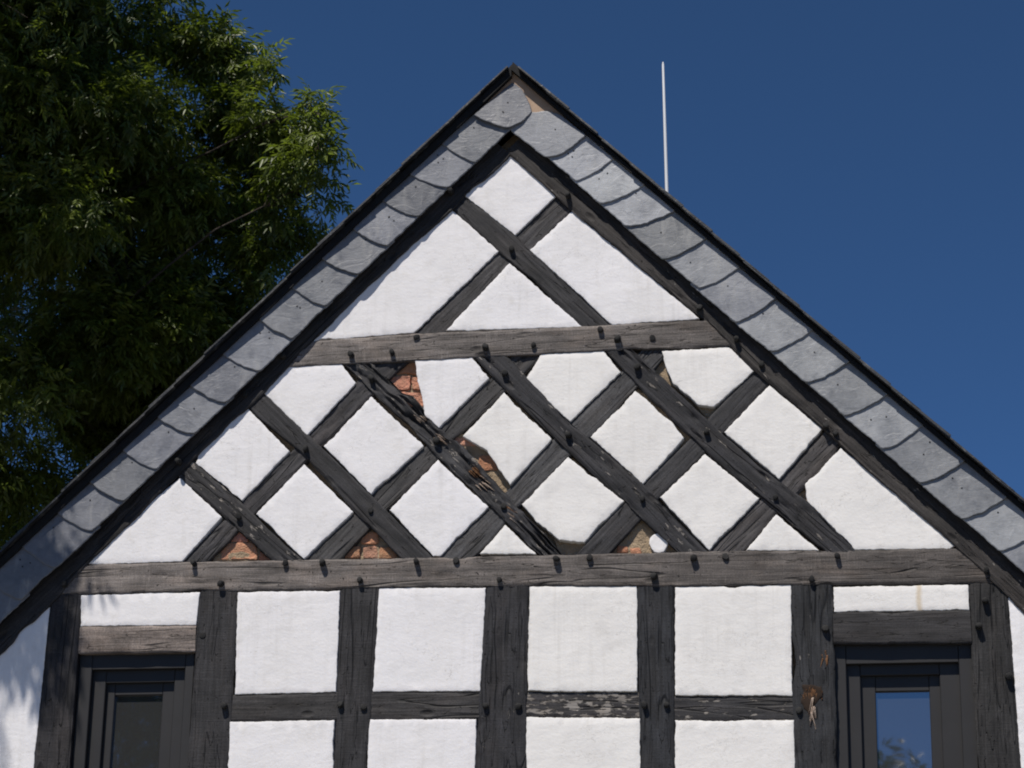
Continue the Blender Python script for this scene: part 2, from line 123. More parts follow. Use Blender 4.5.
def nz(*a): return noise.noise(Vector(a))

# ------------------------------------------------------------------ materials
def new_mat(name):
    m = bpy.data.materials.new(name); m.use_nodes = True
    t = m.node_tree
    for n in list(t.nodes): t.nodes.remove(n)
    out = t.nodes.new('ShaderNodeOutputMaterial'); p = t.nodes.new('ShaderNodeBsdfPrincipled')
    t.links.new(p.outputs[0], out.inputs[0])
    return m, t, p, out

class NB:
    def __init__(s, t): s.t = t
    def n(s, kind, **kw):
        x = s.t.nodes.new(kind)
        for k, v in kw.items(): setattr(x, k, v)
        return x
    def put(s, node, i, v):
        if hasattr(v, 'is_output') or isinstance(v, bpy.types.NodeSocket): s.t.links.new(v, node.inputs[i])
        else: node.inputs[i].default_value = v
    def math(s, op, a, b=0.0, clamp=False):
        x = s.n('ShaderNodeMath', operation=op, use_clamp=clamp); s.put(x, 0, a); s.put(x, 1, b); return x.outputs[0]
    def vec(s, op, a, b):
        x = s.n('ShaderNodeVectorMath', operation=op); s.put(x, 0, a); s.put(x, 1, b); return x.outputs[0]
    def noise(s, v, scale, detail=4, rough=.55, dist=0):
        x = s.n('ShaderNodeTexNoise'); s.put(x, 'Vector', v); x.inputs['Scale'].default_value = scale
        x.inputs['Detail'].default_value = detail; x.inputs['Roughness'].default_value = rough; x.inputs['Distortion'].default_value = dist
        return x.outputs[0]
    def ramp(s, f, stops):
        x = s.n('ShaderNodeValToRGB'); s.put(x, 0, f); e = x.color_ramp.elements
        e[0].position, e[0].color = stops[0][0], (*stops[0][1], 1) if not isinstance(stops[0][1], float) else (stops[0][1],) * 3 + (1,)
        e[1].position, e[1].color = stops[-1][0], (*stops[-1][1], 1) if not isinstance(stops[-1][1], float) else (stops[-1][1],) * 3 + (1,)
        for p, c in stops[1:-1]:
            k = e.new(p); k.color = (c,) * 3 + (1,) if isinstance(c, float) else (*c, 1)
        return x.outputs[0]
    def mix(s, f, a, b, mode='MIX'):
        x = s.n('ShaderNodeMix', data_type='RGBA', blend_type=mode)
        s.put(x, 0, f); s.put(x, 6, a if not isinstance(a, tuple) else (*a, 1)[:4]); s.put(x, 7, b if not isinstance(b, tuple) else (*b, 1)[:4])
        return x.outputs[2]
    def rng(s, f, a, b, c=0., d=1.):
        x = s.n('ShaderNodeMapRange'); s.put(x, 0, f); s.put(x, 1, a); s.put(x, 2, b); s.put(x, 3, c); s.put(x, 4, d); return x.outputs[0]
    def bump(s, h, strength, dist, normal=None):
        x = s.n('ShaderNodeBump'); s.put(x, 'Height', h); x.inputs['Strength'].default_value = strength; x.inputs['Distance'].default_value = dist
        if normal is not None: s.put(x, 'Normal', normal)
        return x.outputs[0]

def wood_material():
    m, t, p, out = new_mat('weathered_painted_oak'); b = NB(t)
    tc = b.n('ShaderNodeTexCoord'); oi = b.n('ShaderNodeObjectInfo')
    off = b.n('ShaderNodeCombineXYZ'); b.put(off, 0, b.math('MULTIPLY', oi.outputs['Random'], 37.)); b.put(off, 2, b.math('MULTIPLY', oi.outputs['Random'], 11.))
    v = b.vec('ADD', tc.outputs['Object'], off.outputs[0])
    base = oi.outputs['Color']
    wear = b.n('ShaderNodeAttribute', attribute_type='OBJECT', attribute_name='wear').outputs['Fac']
    cross = b.n('ShaderNodeAttribute', attribute_type='OBJECT', attribute_name='cross').outputs['Fac']
    grain = b.noise(b.vec('MULTIPLY', v, (3.5, 40., 75.)), 1., 6, .65)
    blot = b.noise(b.vec('MULTIPLY', v, (5., 9., 9.)), 1., 5, .6)
    lines = b.noise(b.vec('MULTIPLY', v, (170., 20., 9.)), 1., 3, .6)
    speck = b.noise(v, 160., 2, .5)
    k = b.math('MULTIPLY', b.rng(grain, .25, .75, .42, 1.6), b.rng(blot, .3, .7, .62, 1.4))
    lm = b.math('MULTIPLY', b.math('MULTIPLY', b.rng(lines, .54, .72, 0., 1.), cross), b.rng(b.noise(v, 6., 3), .42, .62, .1, 1.))
    k = b.math('ADD', k, b.math('MULTIPLY', lm, .8))
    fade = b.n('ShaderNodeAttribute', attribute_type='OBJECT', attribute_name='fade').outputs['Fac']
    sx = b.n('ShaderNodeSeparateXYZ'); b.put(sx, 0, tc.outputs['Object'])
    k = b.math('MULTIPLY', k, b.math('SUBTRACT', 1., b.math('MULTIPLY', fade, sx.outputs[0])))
    k = b.math('MULTIPLY', k, b.rng(speck, .3, .75, .7, 1.35))
    ks = b.n('ShaderNodeCombineXYZ')
    for i in range(3): b.put(ks, i, k)
    c = b.vec('MULTIPLY', base, ks.outputs[0])
    # brown bare wood showing through
    br = b.noise(b.vec('MULTIPLY', v, (2.2, 6., 7.)), 1.3, 4, .6)
    c = b.mix(b.rng(br, .5, .75, 0., .5), c, b.vec('MULTIPLY', c, (1.22, 1.04, .88)))
    # long drying cracks
    cr = b.noise(b.vec('MULTIPLY', v, (1.1, 10., 17.)), 1., 3, .55, .35)
    crk = b.rng(b.math('ABSOLUTE', b.math('SUBTRACT', cr, .5)), .0, .006, 1., 0.)
    sp = b.noise(b.vec('MULTIPLY', v, (.55, 6., 8.)), 1., 2, .5, .6)
    split = b.math('MULTIPLY', b.rng(b.math('ABSOLUTE', b.math('SUBTRACT', sp, .53)), .0, .016, 1., 0.), b.rng(b.noise(v, 1.7, 2), .47, .56, 0., 1.))
    split = b.math('MULTIPLY', split, b.n('ShaderNodeAttribute', attribute_type='OBJECT', attribute_name='split').outputs['Fac'])
    crk = b.math('MAXIMUM', crk, split)
    vo = b.n('ShaderNodeTexVoronoi'); b.put(vo, 'Vector', b.vec('MULTIPLY', v, (3.2, 6., 7.))); vo.inputs['Scale'].default_value = 1.; vo.inputs['Randomness'].default_value = 1.
    knot = b.rng(vo.outputs['Distance'], .05, .13, 1., 0.)
    hol = b.rng(b.noise(v, 55., 2, .5), .70, .74, 0., .8)
    c = b.mix(b.math('MULTIPLY', knot, .7), c, (.014, .012, .011))
    c = b.mix(hol, c, (.010, .009, .009))
    c = b.mix(b.math('MULTIPLY', crk, .75), c, (.008, .008, .008))
    # flaked patches: pale weathered wood, with a dark lip of paint
    fl = b.noise(b.vec('MULTIPLY', v, (13., 30., 42.)), 1., 6, .62, .2)
    thr = b.rng(wear, 0., 1., .80, .40)
    d = b.math('SUBTRACT', fl, thr)
    patch = b.rng(d, .0, .03, 0., 1.)
    lip = b.rng(d, -.03, .0, 0., .6)
    c = b.mix(lip, c, (.02, .019, .018))
    pale = b.mix(b.noise(v, 9., 3), (.36, .35, .34), (.26, .21, .16))
    pale = b.mix(b.rng(grain, .3, .7, 0., .5), pale, (.08, .07, .065))
    c = b.mix(b.math('MULTIPLY', patch, .85), c, pale)
    b.put(p, 'Base Color', c); p.inputs['Roughness'].default_value = .72; p.inputs['Specular IOR Level'].default_value = .3
    h = b.math('ADD', b.math('MULTIPLY', grain, .8), b.math('MULTIPLY', lines, b.math('MULTIPLY', cross, .55)))
    h = b.math('SUBTRACT', h, b.math('MULTIPLY', b.math('MAXIMUM', crk, b.math('MAXIMUM', knot, hol)), 1.6))
    h = b.math('SUBTRACT', h, b.math('MULTIPLY', patch, .4))
    b.put(p, 'Normal', b.bump(h, .9, .004))
    return m

def plaster_material(name, rust_x=None, aged=0.):
    m, t, p, out = new_mat(name); b = NB(t)
    tc = b.n('ShaderNodeTexCoord'); v = tc.outputs['Object']; oi = b.n('ShaderNodeObjectInfo')
    c = oi.outputs['Color']
    big = b.noise(v, 2.3, 5, .6); mid = b.noise(v, 14., 5, .65); fine = b.noise(v, 95., 4, .65)
    c = b.mix(b.rng(big, .4, .72, 0., .5), c, (.70, .68, .655))
    c = b.mix(b.rng(mid, .56, .75, 0., .4), c, (.63, .60, .56))
    # scattered dark specks and short scratches
    sp = b.noise(b.vec('MULTIPLY', v, (1., 1., 1.7)), 62., 3, .6)
    c = b.mix(b.rng(sp, .69, .75, 0., .55), c, (.38, .35, .32))
    ln = b.noise(b.vec('MULTIPLY', v, (1., 1., 2.2)), 7., 4, .6, .5)
    lk = b.rng(b.math('ABSOLUTE', b.math('SUBTRACT', ln, .5)), 0., .006, 1., 0.)
    lk = b.math('MULTIPLY', lk, b.rng(b.noise(v, 3.1, 2), .55, .68, 0., .5))
    c = b.mix(lk, c, (.36, .33, .30))
    # rain streaks, grey weathering and a few hairline cracks
    sk = b.noise(b.vec('MULTIPLY', v, (26., 26., 1.6)), 1., 4, .6, .2)
    c = b.mix(b.math('MULTIPLY', b.rng(sk, .5, .72, 0., .3), b.rng(b.noise(v, 1.9, 2), .42, .62, 0., 1.)), c, (.50, .475, .44))
    c = b.mix(b.rng(b.noise(v, 4.7, 6, .7), .58, .74, 0., .45), c, (.56, .535, .50))
    hc = b.noise(v, 3.3, 7, .62, .3)
    hl = b.math('MULTIPLY', b.rng(b.math('ABSOLUTE', b.math('SUBTRACT', hc, .5)), 0., .0022, 1., 0.), b.rng(b.noise(v, 1.3, 2), .53, .60, 0., .55))
    c = b.mix(hl, c, (.30, .28, .26))
    if rust_x is not None:
        s = b.n('ShaderNodeSeparateXYZ'); b.put(s, 0, v)
        dx = b.math('ABSOLUTE', b.math('ADD', b.math('SUBTRACT', s.outputs[0], rust_x), b.math('MULTIPLY', b.math('SUBTRACT', mid, .5), .02)))
        c = b.mix(b.rng(dx, .004, .019, .5, 0.), c, (.52, .37, .17))
    b.put(p, 'Base Color', c); p.inputs['Roughness'].default_value = .9; p.inputs['Specular IOR Level'].default_value = .15
    h = b.math('ADD', b.math('MULTIPLY', mid, 1.), b.math('MULTIPLY', fine, .42))
    tr = b.noise(b.vec('MULTIPLY', v, (9., 9., 26.)), 1., 4, .55, .6)
    h = b.math('ADD', h, b.math('MULTIPLY', tr, .55))
    h = b.math('SUBTRACT', h, b.math('MULTIPLY', lk, .5))
    b.put(p, 'Normal', b.bump(h, .46, .005))
    return m

def slate_material(name, k=1., rough=.5):
    m, t, p, out = new_mat(name); b = NB(t)
    tc = b.n('ShaderNodeTexCoord'); oi = b.n('ShaderNodeObjectInfo')
    off = b.n('ShaderNodeCombineXYZ'); b.put(off, 0, b.math('MULTIPLY', oi.outputs['Random'], 23.)); b.put(off, 1, b.math('MULTIPLY', oi.outputs['Random'], 7.))
    v = b.vec('ADD', tc.outputs['Object'], off.outputs[0])
    n1 = b.noise(v, 7., 6, .65, .3); n2 = b.noise(v, 34., 5, .7); n3 = b.noise(b.vec('MULTIPLY', v, (1., 1., 3.)), 22., 4, .6, .8)
    rr = b.rng(oi.outputs['Random'], 0., 1., .88, 1.12)
    f = b.math('MULTIPLY', b.math('MULTIPLY', b.rng(n1, .3, .7, .78, 1.20), b.rng(n2, .3, .7, .88, 1.12)), rr)
    ks = b.n('ShaderNodeCombineXYZ')
    for i in range(3): b.put(ks, i, f)
    c = b.vec('MULTIPLY', oi.outputs['Color'], ks.outputs[0])
    c = b.mix(b.rng(n1, .60, .78, 0., .5), c, b.vec('MULTIPLY', c, (.55, .53, .5)))
    c = b.mix(b.rng(n2, .66, .76, 0., .5), c, (.42, .42, .42))
    st = b.noise(b.vec('MULTIPLY', v, (9., 9., 2.2)), 2.2, 4, .6, .4)
    c = b.mix(b.rng(st, .56, .72, 0., .35), c, (.34, .335, .32))
    c = b.mix(b.rng(b.noise(v, 11., 3, .6), .62, .70, 0., .55), c, b.vec('MULTIPLY', c, (.6, .6, .62)))
    b.put(p, 'Base Color', c); b.put(p, 'Roughness', b.rng(n1, .3, .7, rough - .18, rough + .15)); p.inputs['Specular IOR Level'].default_value = .55
    lam = b.rng(b.noise(v, 5.5, 3, .55, 1.2), .48, .52, 0., 1.)
    b.put(p, 'Normal', b.bump(b.math('ADD', b.math('ADD', n3, b.math('MULTIPLY', n2, .5)), b.math('MULTIPLY', lam, .45)), .30, .004))
    return m

def simple_material(name, c, rough=.7, c2=None, scale=20., bump=.3, dist=.004, spec=.3, objcol=False):
    m, t, p, out = new_mat(name); b = NB(t)
    tc = b.n('ShaderNodeTexCoord'); n1 = b.noise(tc.outputs['Object'], scale, 5, .6)
    cc = b.mix(b.rng(n1, .3, .7), c, c2 or tuple(x * .7 for x in c))
    if objcol:
        oi = b.n('ShaderNodeObjectInfo'); cc = b.vec('MULTIPLY', cc, oi.outputs['Color'])
    b.put(p, 'Base Color', cc); p.inputs['Roughness'].default_value = rough; p.inputs['Specular IOR Level'].default_value = spec
    n2 = b.noise(tc.outputs['Object'], scale * 3, 4, .65)
    b.put(p, 'Normal', b.bump(b.math('ADD', n1, n2), bump, dist))
    return m

def leaf_material(name, lo, hi, trans=.35):
    m, t, p, out = new_mat(name); b = NB(t)
    tc = b.n('ShaderNodeTexCoord'); n1 = b.noise(tc.outputs['Object'], 2.5, 3); n2 = b.noise(tc.outputs['Object'], 14., 2)
    c = b.mix(b.rng(b.math('ADD', b.math('MULTIPLY', n1, .5), b.math('MULTIPLY', n2, .5)), .35, .65), lo, hi)
    b.put(p, 'Base Color', c); p.inputs['Roughness'].default_value = .42; p.inputs['Specular IOR Level'].default_value = .5
    tr = b.n('ShaderNodeBsdfTranslucent'); b.put(tr, 'Color', b.vec('MULTIPLY', c, (1.25, 1.35, .6)))
    mx = b.n('ShaderNodeMixShader'); mx.inputs[0].default_value = trans
    t.links.new(p.outputs[0], mx.inputs[1]); t.links.new(tr.outputs[0], mx.inputs[2]); t.links.new(mx.outputs[0], out.inputs[0])
    return m

M_wood = wood_material()
M_plaster = plaster_material('white_limewash_plaster')
M_plaster_rust = plaster_material('white_plaster_with_rust_run', RUST_X)
M_slate = slate_material('grey_slate')
M_nail = simple_material('dark_iron_nail', (.02, .02, .02), .6, spec=.3)
M_board = simple_material('raw_spruce_board', (.42, .30, .21), .8, (.33, .23, .16), 9.)
M_deck_shade = simple_material('dark_deck_and_board_shade', (.022, .020, .019), .85)
M_brick = simple_material('old_orange_brick', (.58, .27, .175), .94, (.48, .27, .18), 34., 1., .012, .1, True)
M_mortar = simple_material('clay_mortar', (.38, .29, .195), .95, (.28, .215, .145), 24., 1., .012, .1)
M_frame = simple_material('dark_brown_window_paint', (.017, .0155, .015), .55, (.012, .011, .011), 6., .12, .002, .5)
M_black = simple_material('black_shade_strip', (.010, .010, .011), .8, (.006, .006, .006), 30., .4)  # near-black colour for the strip of painted shade along the verges
M_peg = simple_material('dark_oak_peg', (.022, .021, .021), .8, (.014, .014, .013), 60., .6)
M_rod = simple_material('pale_grey_rod', (.72, .73, .74), .45, (.66, .67, .68), 4., .02)
M_bark = simple_material('grey_brown_bark', (.06, .05, .04), .9, (.035, .03, .024), 14., 1., .02, .1)
M_leaf = leaf_material('ash_leaf', (.042, .068, .012), (.175, .215, .040), .46)
M_leaf2 = leaf_material('dark_lime_leaf', (.022, .045, .012), (.045, .08, .02), .25)
M_splinter = simple_material('torn_orange_wood', (.30, .15, .07), .9, (.12, .06, .03), 60., .8)
M_splinter2 = simple_material('torn_pale_wood', (.46, .37, .30), .9, (.30, .22, .17), 60., .8)
M_hollow = simple_material('rotten_dark_wood', (.035, .022, .015), .95)
M_ground = simple_material('cobbled_yard_ground', (.20, .19, .17), .95, (.13, .125, .11), .8, .5, .03, .1)
m, t, p, out = new_mat('window_glass')
p.inputs['Base Color'].default_value = (.040, .041, .042, 1); p.inputs['Roughness'].default_value = .02; p.inputs['IOR'].default_value = 3.4
b = NB(t); tc = b.n('ShaderNodeTexCoord'); b.put(p, 'Normal', b.bump(b.noise(tc.outputs['Object'], 3.5, 1), .05, .01))
M_glass = m

# ------------------------------------------------------------------ ground
gv, gf = [], []
S = 900.
g = link_mesh('ground', [(-S, -S, 0), (S, -S, 0), (S, S, 0), (-S, S, 0)], [(0, 1, 2, 3)], M_ground)
g['kind'] = 'structure'; g['label'] = 'pale grey yard ground around the house'

# ------------------------------------------------------------------ the house
house = bpy.data.objects.new('timber_framed_house', None); col.objects.link(house)
house['label'] = 'half-timbered gable house, white plaster between black timbers, slate-edged pitched roof'
house['category'] = 'house'

def resample(pts, step):
    out = []
    for (a, b_) in zip(pts[:-1], pts[1:]):
        L = math.hypot(b_[0] - a[0], b_[1] - a[1]); k = max(1, int(L / step))
        out += [(a[0] + (b_[0] - a[0]) * i / k, a[1] + (b_[1] - a[1]) * i / k) for i in range(k)]
    return out + [pts[-1]]

def along(pts):
    d = [0.]
    for a, b_ in zip(pts[:-1], pts[1:]): d.append(d[-1] + math.hypot(b_[0] - a[0], b_[1] - a[1]))
    return np.array(d) / d[-1], np.array(pts), d[-1]

COLS = [0., .035, .09, .2, .32, .44, .56, .68, .8, .91, .965, 1.]
timbers = {}
def timber(key, name, A, B, yf, colour, wear, rough, cross, yb=.064):
    sa, pa, la = along(A); sb, pb, lb = along(B)
    a0 = (pa[0] + pb[0]) / 2; a1 = (pa[-1] + pb[-1]) / 2
    X = (a1 - a0) / np.linalg.norm(a1 - a0)
    Mw = Matrix(((X[0], 0, -X[1], a0[0]), (0, 1, 0, 0), (X[1], 0, X[0], a0[1]), (0, 0, 0, 1)))
    inv = Mw.inverted()
    L = max(la, lb); n = max(8, int(L / .013)); sd_ = hash(key) % 97 if False else sum(map(ord, key)) * 1.37
    wd = np.linalg.norm(pa[0] - pb[0])
    V, Fc = [], []
    nc = len(COLS)
    for i in range(n + 1):
        s = i / n
        a = np.array([np.interp(s, sa, pa[:, 0]), np.interp(s, sa, pa[:, 1])])
        c = np.array([np.interp(s, sb, pb[:, 0]), np.interp(s, sb, pb[:, 1])])
        x = s * L
        ea = (nz(x * 9, sd_, 0) * .0035 + nz(x * 38, sd_, 3) * .0022) * rough
        ec = (nz(x * 9, sd_, 7) * .0035 + nz(x * 38, sd_, 11) * .0022) * rough
        # occasional bites out of the arris
        ea -= max(0, nz(x * 5.5, sd_, 21) - .38) * .03 * rough; ec -= max(0, nz(x * 5.5, sd_, 33) - .38) * .03 * rough
        w = c - a; w = w / np.linalg.norm(w)
        a2 = a - w * ea; c2 = c + w * ec
        row = []
        for j, q in enumerate(COLS):
            pt = a2 * (1 - q) + c2 * q
            e = min(q, 1 - q)
            rnd = .007 * max(0, 1 - e / .07) ** 2 * (.6 + .6 * abs(nz(x * 7, q * 2, sd_)))
            gr = nz(x * 2.2, q * 7 + sd_, 5) * .0022 + nz(x * 11, q * 14, sd_) * .0012
            ck = nz(x * .9, q * 5, sd_ + 50)
            gr += .005 * max(0, 1 - abs(ck) / .06) * (rough - .3)
            if rough > 2: gr += max(0, nz(x * 6, q * 5, sd_ + 9) - .1) * .014 + nz(x * 26, q * 16, sd_) * .0014 + abs(nz(x * 9, q * 20, sd_ + 3)) * .003
            row.append((pt[0], yf + rnd + gr * rough, pt[1]))
        V.append([(a2[0], yb, a2[1])] + row + [(c2[0], yb, c2[1])])
    m_ = nc + 2
    flat = [tuple(inv @ Vector(v)) for r in V for v in r]
    for i in range(n):
        for j in range(m_ - 1):
            Fc.append((i * m_ + j, i * m_ + j + 1, (i + 1) * m_ + j + 1, (i + 1) * m_ + j))
    Fc.append(tuple(range(m_))); Fc.append(tuple(n * m_ + k for k in range(m_)))
    o = link_mesh(name, flat, Fc, M_wood, house, 38)
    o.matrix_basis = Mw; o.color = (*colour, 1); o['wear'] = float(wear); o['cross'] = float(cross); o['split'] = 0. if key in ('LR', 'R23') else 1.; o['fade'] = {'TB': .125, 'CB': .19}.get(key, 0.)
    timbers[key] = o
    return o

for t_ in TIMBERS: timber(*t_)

# rafters that follow the roof slope, half hidden by the verge
(UL, WL_, uoL, uiL), (UR, WR_, uoR, uiR) = RAKES
def off_line(pts, k):
    a, z = np.array(pts[0]), np.array(pts[-1]); d_ = (z - a) / np.linalg.norm(z - a); n_ = np.array((-d_[1], d_[0]))
    if n_[1] < 0: n_ = -n_
    return [tuple(np.array(q) + n_ * k) for q in pts]
timber('RL', 'rafter', RAFT_L, off_line(RAFT_L, .15), -.018, (.030, .028, .028), .05, 1.3, .2)
timber('RR', 'rafter', RAFT_R, off_line(RAFT_R, .15), -.019, (.036, .032, .030), .35, 1.3, .2)
timber('FB', 'floor_beam', [(-3.2, 2.905), (3.2, 2.905)], [(-3.2, 2.7), (3.2, 2.7)], -.02, (.09, .085, .083), .03, 1., .6)

# ---- pegs
peg_bm = None
def peg_mesh(k):
    V, Fc = [], []; n = 9; r0 = .0165
    for i, (y, s_) in enumerate(((.02, 1.), (-.022, .95), (-.028, .86), (-.030, .6))):
        for j in range(n):
            a = 2 * math.pi * j / n
            r = r0 * s_ * (1 + .16 * nz(j * 1.3, i * .7, k * 5.1))
            V.append((r * math.cos(a), y + .002 * nz(j, k, 3), r * math.sin(a)))
    for i in range(3):
        for j in range(n): Fc.append((i * n + j, i * n + (j + 1) % n, (i + 1) * n + (j + 1) % n, (i + 1) * n + j))
    Fc.append(tuple(3 * n + j for j in range(n)))
    return V, Fc
protos = []
for k in range(5):
    V, Fc = peg_mesh(k); o = link_mesh('peg', V, Fc, M_peg, None, 45); protos.append(o.data); bpy.data.objects.remove(o)
for key, x, z in PEGS:
    tb = timbers[key]
    o = bpy.data.objects.new('peg', random.choice(protos)); col.objects.link(o); o.parent = tb
    yf = {'CB': -.012, 'TB': -.012, 'RL': -.030, 'RR': -.021}.get(key, -.006)
    wm = Matrix.Translation((x, yf + random.uniform(-.004, .006), z)) @ Matrix.Rotation(random.uniform(-.25, .2), 4, 'X') @ Matrix.Rotation(random.uniform(-.16, .16), 4, 'Z') @ Matrix.Rotation(random.uniform(0, 6), 4, 'Y') @ Matrix.Diagonal((random.uniform(.8, 1.15), random.choice((.25, .6, .8, .9, 1., 1.1, 1.25)), random.uniform(.8, 1.15), 1))
    o.matrix_basis = tb.matrix_basis.inverted() @ wm

# ---- plaster panels
def outline(poly, step=.012, amp=.003, sd_=0., smooth=2):
    P_ = resample(list(poly) + [poly[0]], step)[:-1]
    P_ = np.array(P_)
    for _ in range(smooth): P_ = .5 * P_ + .25 * np.roll(P_, 1, 0) + .25 * np.roll(P_, -1, 0)
    area = .5 * np.sum(P_[:, 0] * np.roll(P_[:, 1], -1) - np.roll(P_[:, 0], -1) * P_[:, 1])
    if area < 0: P_ = P_[::-1].copy()
    def nrm(Q):
        T_ = np.roll(Q, -1, 0) - np.roll(Q, 1, 0); T_ /= np.linalg.norm(T_, axis=1)[:, None] + 1e-9
        return np.stack((T_[:, 1], -T_[:, 0]), 1)           # outward for ccw
    N_ = nrm(P_)
    d = np.array([nz(q[0] * 13, q[1] * 13, sd_) * amp * .6 + nz(q[0] * 48, q[1] * 48, sd_ + 4) * amp * .8 + nz(q[0] * 130, q[1] * 130, sd_ + 2) * amp * .5 - max(0, nz(q[0] * 8, q[1] * 8, sd_ + 9) - .3) * amp * 4 for q in P_])
    P_ = P_ + N_ * d[:, None]
    return P_, nrm(P_)

def slab(name, poly, yf, mat, parent, colour=(1, 1, 1), amp=.003, relief=.0016, grid=.03, edge=.0022, yb=.058, inset=-.0005, smooth=0, pillow=.0, step=.009):
    sd_ = poly[0][0] * 13.7 + poly[0][1] * 3.1
    P_, N_ = outline(poly, step, amp, sd_, smooth)
    P_ = P_ + N_ * inset
    n = len(P_)
    rings = [(0., yb), (0., yf + edge), (-.0008, yf + edge * .3), (-.003, yf)]
    V = []
    for off_, y in rings:
        Q = P_ + N_ * off_
        V += [(q[0], y + (nz(q[0] * 30, q[1] * 30, sd_) * relief if y < yb else 0), q[1]) for q in Q]
    Fc = []
    for r in range(3):
        for i in range(n): Fc.append((r * n + i, r * n + (i + 1) % n, (r + 1) * n + (i + 1) % n, (r + 1) * n + i))
    inner = P_ + N_ * -.003
    pts = [Vector((q[0], q[1])) for q in inner]
    x0, z0 = inner.min(0); x1, z1 = inner.max(0)
    E_ = np.stack((inner, np.roll(inner, -1, 0)), 1)
    def inside(x, z):
        a, c = E_[:, 0], E_[:, 1]; cond = (a[:, 1] > z) != (c[:, 1] > z)
        xs = (c[:, 0] - a[:, 0]) * (z - a[:, 1]) / (c[:, 1] - a[:, 1] + 1e-12) + a[:, 0]
        return np.count_nonzero(cond & (x < xs)) % 2 == 1
    rr = random.Random(int(abs(sd_) * 1000))
    gx = x0
    while gx < x1:
        gz = z0
        while gz < z1:
            x, z = gx + rr.uniform(-.3, .3) * grid, gz + rr.uniform(-.3, .3) * grid
            if inside(x, z) and np.min(np.hypot(inner[:, 0] - x, inner[:, 1] - z)) > grid * .45: pts.append(Vector((x, z)))
            gz += grid
        gx += grid
    res = delaunay_2d_cdt(pts, [], [list(range(n))], 1, 1e-6)
    v2, f2, ov = res[0], res[2], res[3]
    base = len(V); remap = {}
    for k, q in enumerate(v2):
        src = [s for s in ov[k] if s < n]
        if src: remap[k] = 3 * n + src[0]
        else:
            de = np.min(np.hypot(inner[:, 0] - q.x, inner[:, 1] - q.y))
            y = yf - pillow * min(1, de / .06) + nz(q.x * 5, q.y * 5, sd_) * relief * 1.6 + nz(q.x * 17, q.y * 17, sd_) * relief * .8
            remap[k] = len(V); V.append((q.x, y, q.y))
    for f in f2:
        g_ = tuple(remap[i] for i in f)
        if len(set(g_)) == 3: Fc.append(g_)
    o = link_mesh(name, V, Fc, mat, parent, 50)
    o.color = (*colour, 1)
    return o

for i, (poly, y, colr) in enumerate(PANELS):
    slab('plaster_panel', poly, y, M_plaster_rust if i == RUST_PANEL else M_plaster, house, colr, amp=.0045 if i < 21 else .0034, pillow=0.)
for poly in SIDE_PANELS: slab('plaster_panel', poly, -.006, M_plaster, house, (.80, .785, .79), grid=.06)
link_mesh('plaster_panel', *box(-3.2, 3.2, -.006, .058, 0.02, 2.695), M_plaster, house).color = (.8, .785, .77, 1)

# ---- masonry behind the plaster, mortar and bricks where the plaster has fallen away
zl = max(WIN_L[1][2], WIN_R[1][2]) + .025
apx, apz = APEX
zs = 3.45
zE = apz - .36 - 3.2
xl = apz - .30 - zl
parts = [prism([(-xl, zl), (xl, zl), (apx, apz - .26)], .06, .24)]
parts.append(box(WIN_L[0][1], WIN_R[0][0], .06, .24, 0, zl - .0005))
for sg, xw in ((-1, WIN_L[0][0]), (1, WIN_R[0][1])): parts.append(prism([(sg * 3.2, 0), (xw, 0), (xw, zl - .0005), (sg * xl, zl - .0005), (sg * 3.2, zE)], .06, .24))
for w_ in (WIN_L, WIN_R): parts.append(box(w_[0][0] + .0005, w_[0][1] - .0005, .061, .239, 0, zs))
masonry = link_mesh('masonry_infill', *merge(parts), M_mortar, house)
masonry['label'] = 'brown clay and brick infill showing where plaster has fallen'
def clip(poly, hole):
    def area(q): return sum(q[i][0] * q[(i + 1) % len(q)][1] - q[(i + 1) % len(q)][0] * q[i][1] for i in range(len(q)))
    h = list(hole) if area(hole) > 0 else list(hole)[::-1]
    # convex hull of the hole
    pts = sorted(h)
    def half(ps):
        r = []
        for q in ps:
            while len(r) > 1 and (r[-1][0] - r[-2][0]) * (q[1] - r[-2][1]) - (r[-1][1] - r[-2][1]) * (q[0] - r[-2][0]) <= 0: r.pop()
            r.append(q)
        return r[:-1]
    h = half(pts) + half(pts[::-1])
    out = list(poly)
    for i in range(len(h)):
        a, b_ = h[i], h[(i + 1) % len(h)]; inp, out = out, []
        side = lambda q: (b_[0] - a[0]) * (q[1] - a[1]) - (b_[1] - a[1]) * (q[0] - a[0])
        for j in range(len(inp)):
            p_, q = inp[j], inp[(j + 1) % len(inp)]; sp, sq = side(p_), side(q)
            if sp >= 0: out.append(p_)
            if sp * sq < 0:
                k = sp / (sp - sq); out.append((p_[0] + (q[0] - p_[0]) * k, p_[1] + (q[1] - p_[1]) * k))
        if not out: return []
    return out
for poly, bricks in HOLES:
    slab('mortar', poly, .036, M_mortar, masonry, amp=.002, relief=.009, grid=.012, yb=.0595, smooth=0, inset=.004)
    for br in bricks:
        q = clip(br, poly)
        if len(q) < 3: continue
        rv = random.uniform(.8, 1.2)
        slab('brick', q, .027 + random.uniform(-.003, .004), M_brick, masonry, (rv, rv * random.uniform(.92, 1.08), rv * random.uniform(.85, 1.15)), amp=.005, relief=.004, grid=.012, edge=.005, yb=.0592, smooth=1, inset=-.0012)
patch = [(PATCH[0] + .047 * math.cos(a) * (1 + .1 * math.sin(3 * a)), PATCH[1] + .052 * math.sin(a)) for a in [k * math.pi / 6 for k in range(12)]]
o = slab('plaster_patch', patch, .008, M_plaster, house, (.82, .80, .79), amp=.003, grid=.02, yb=.0597)
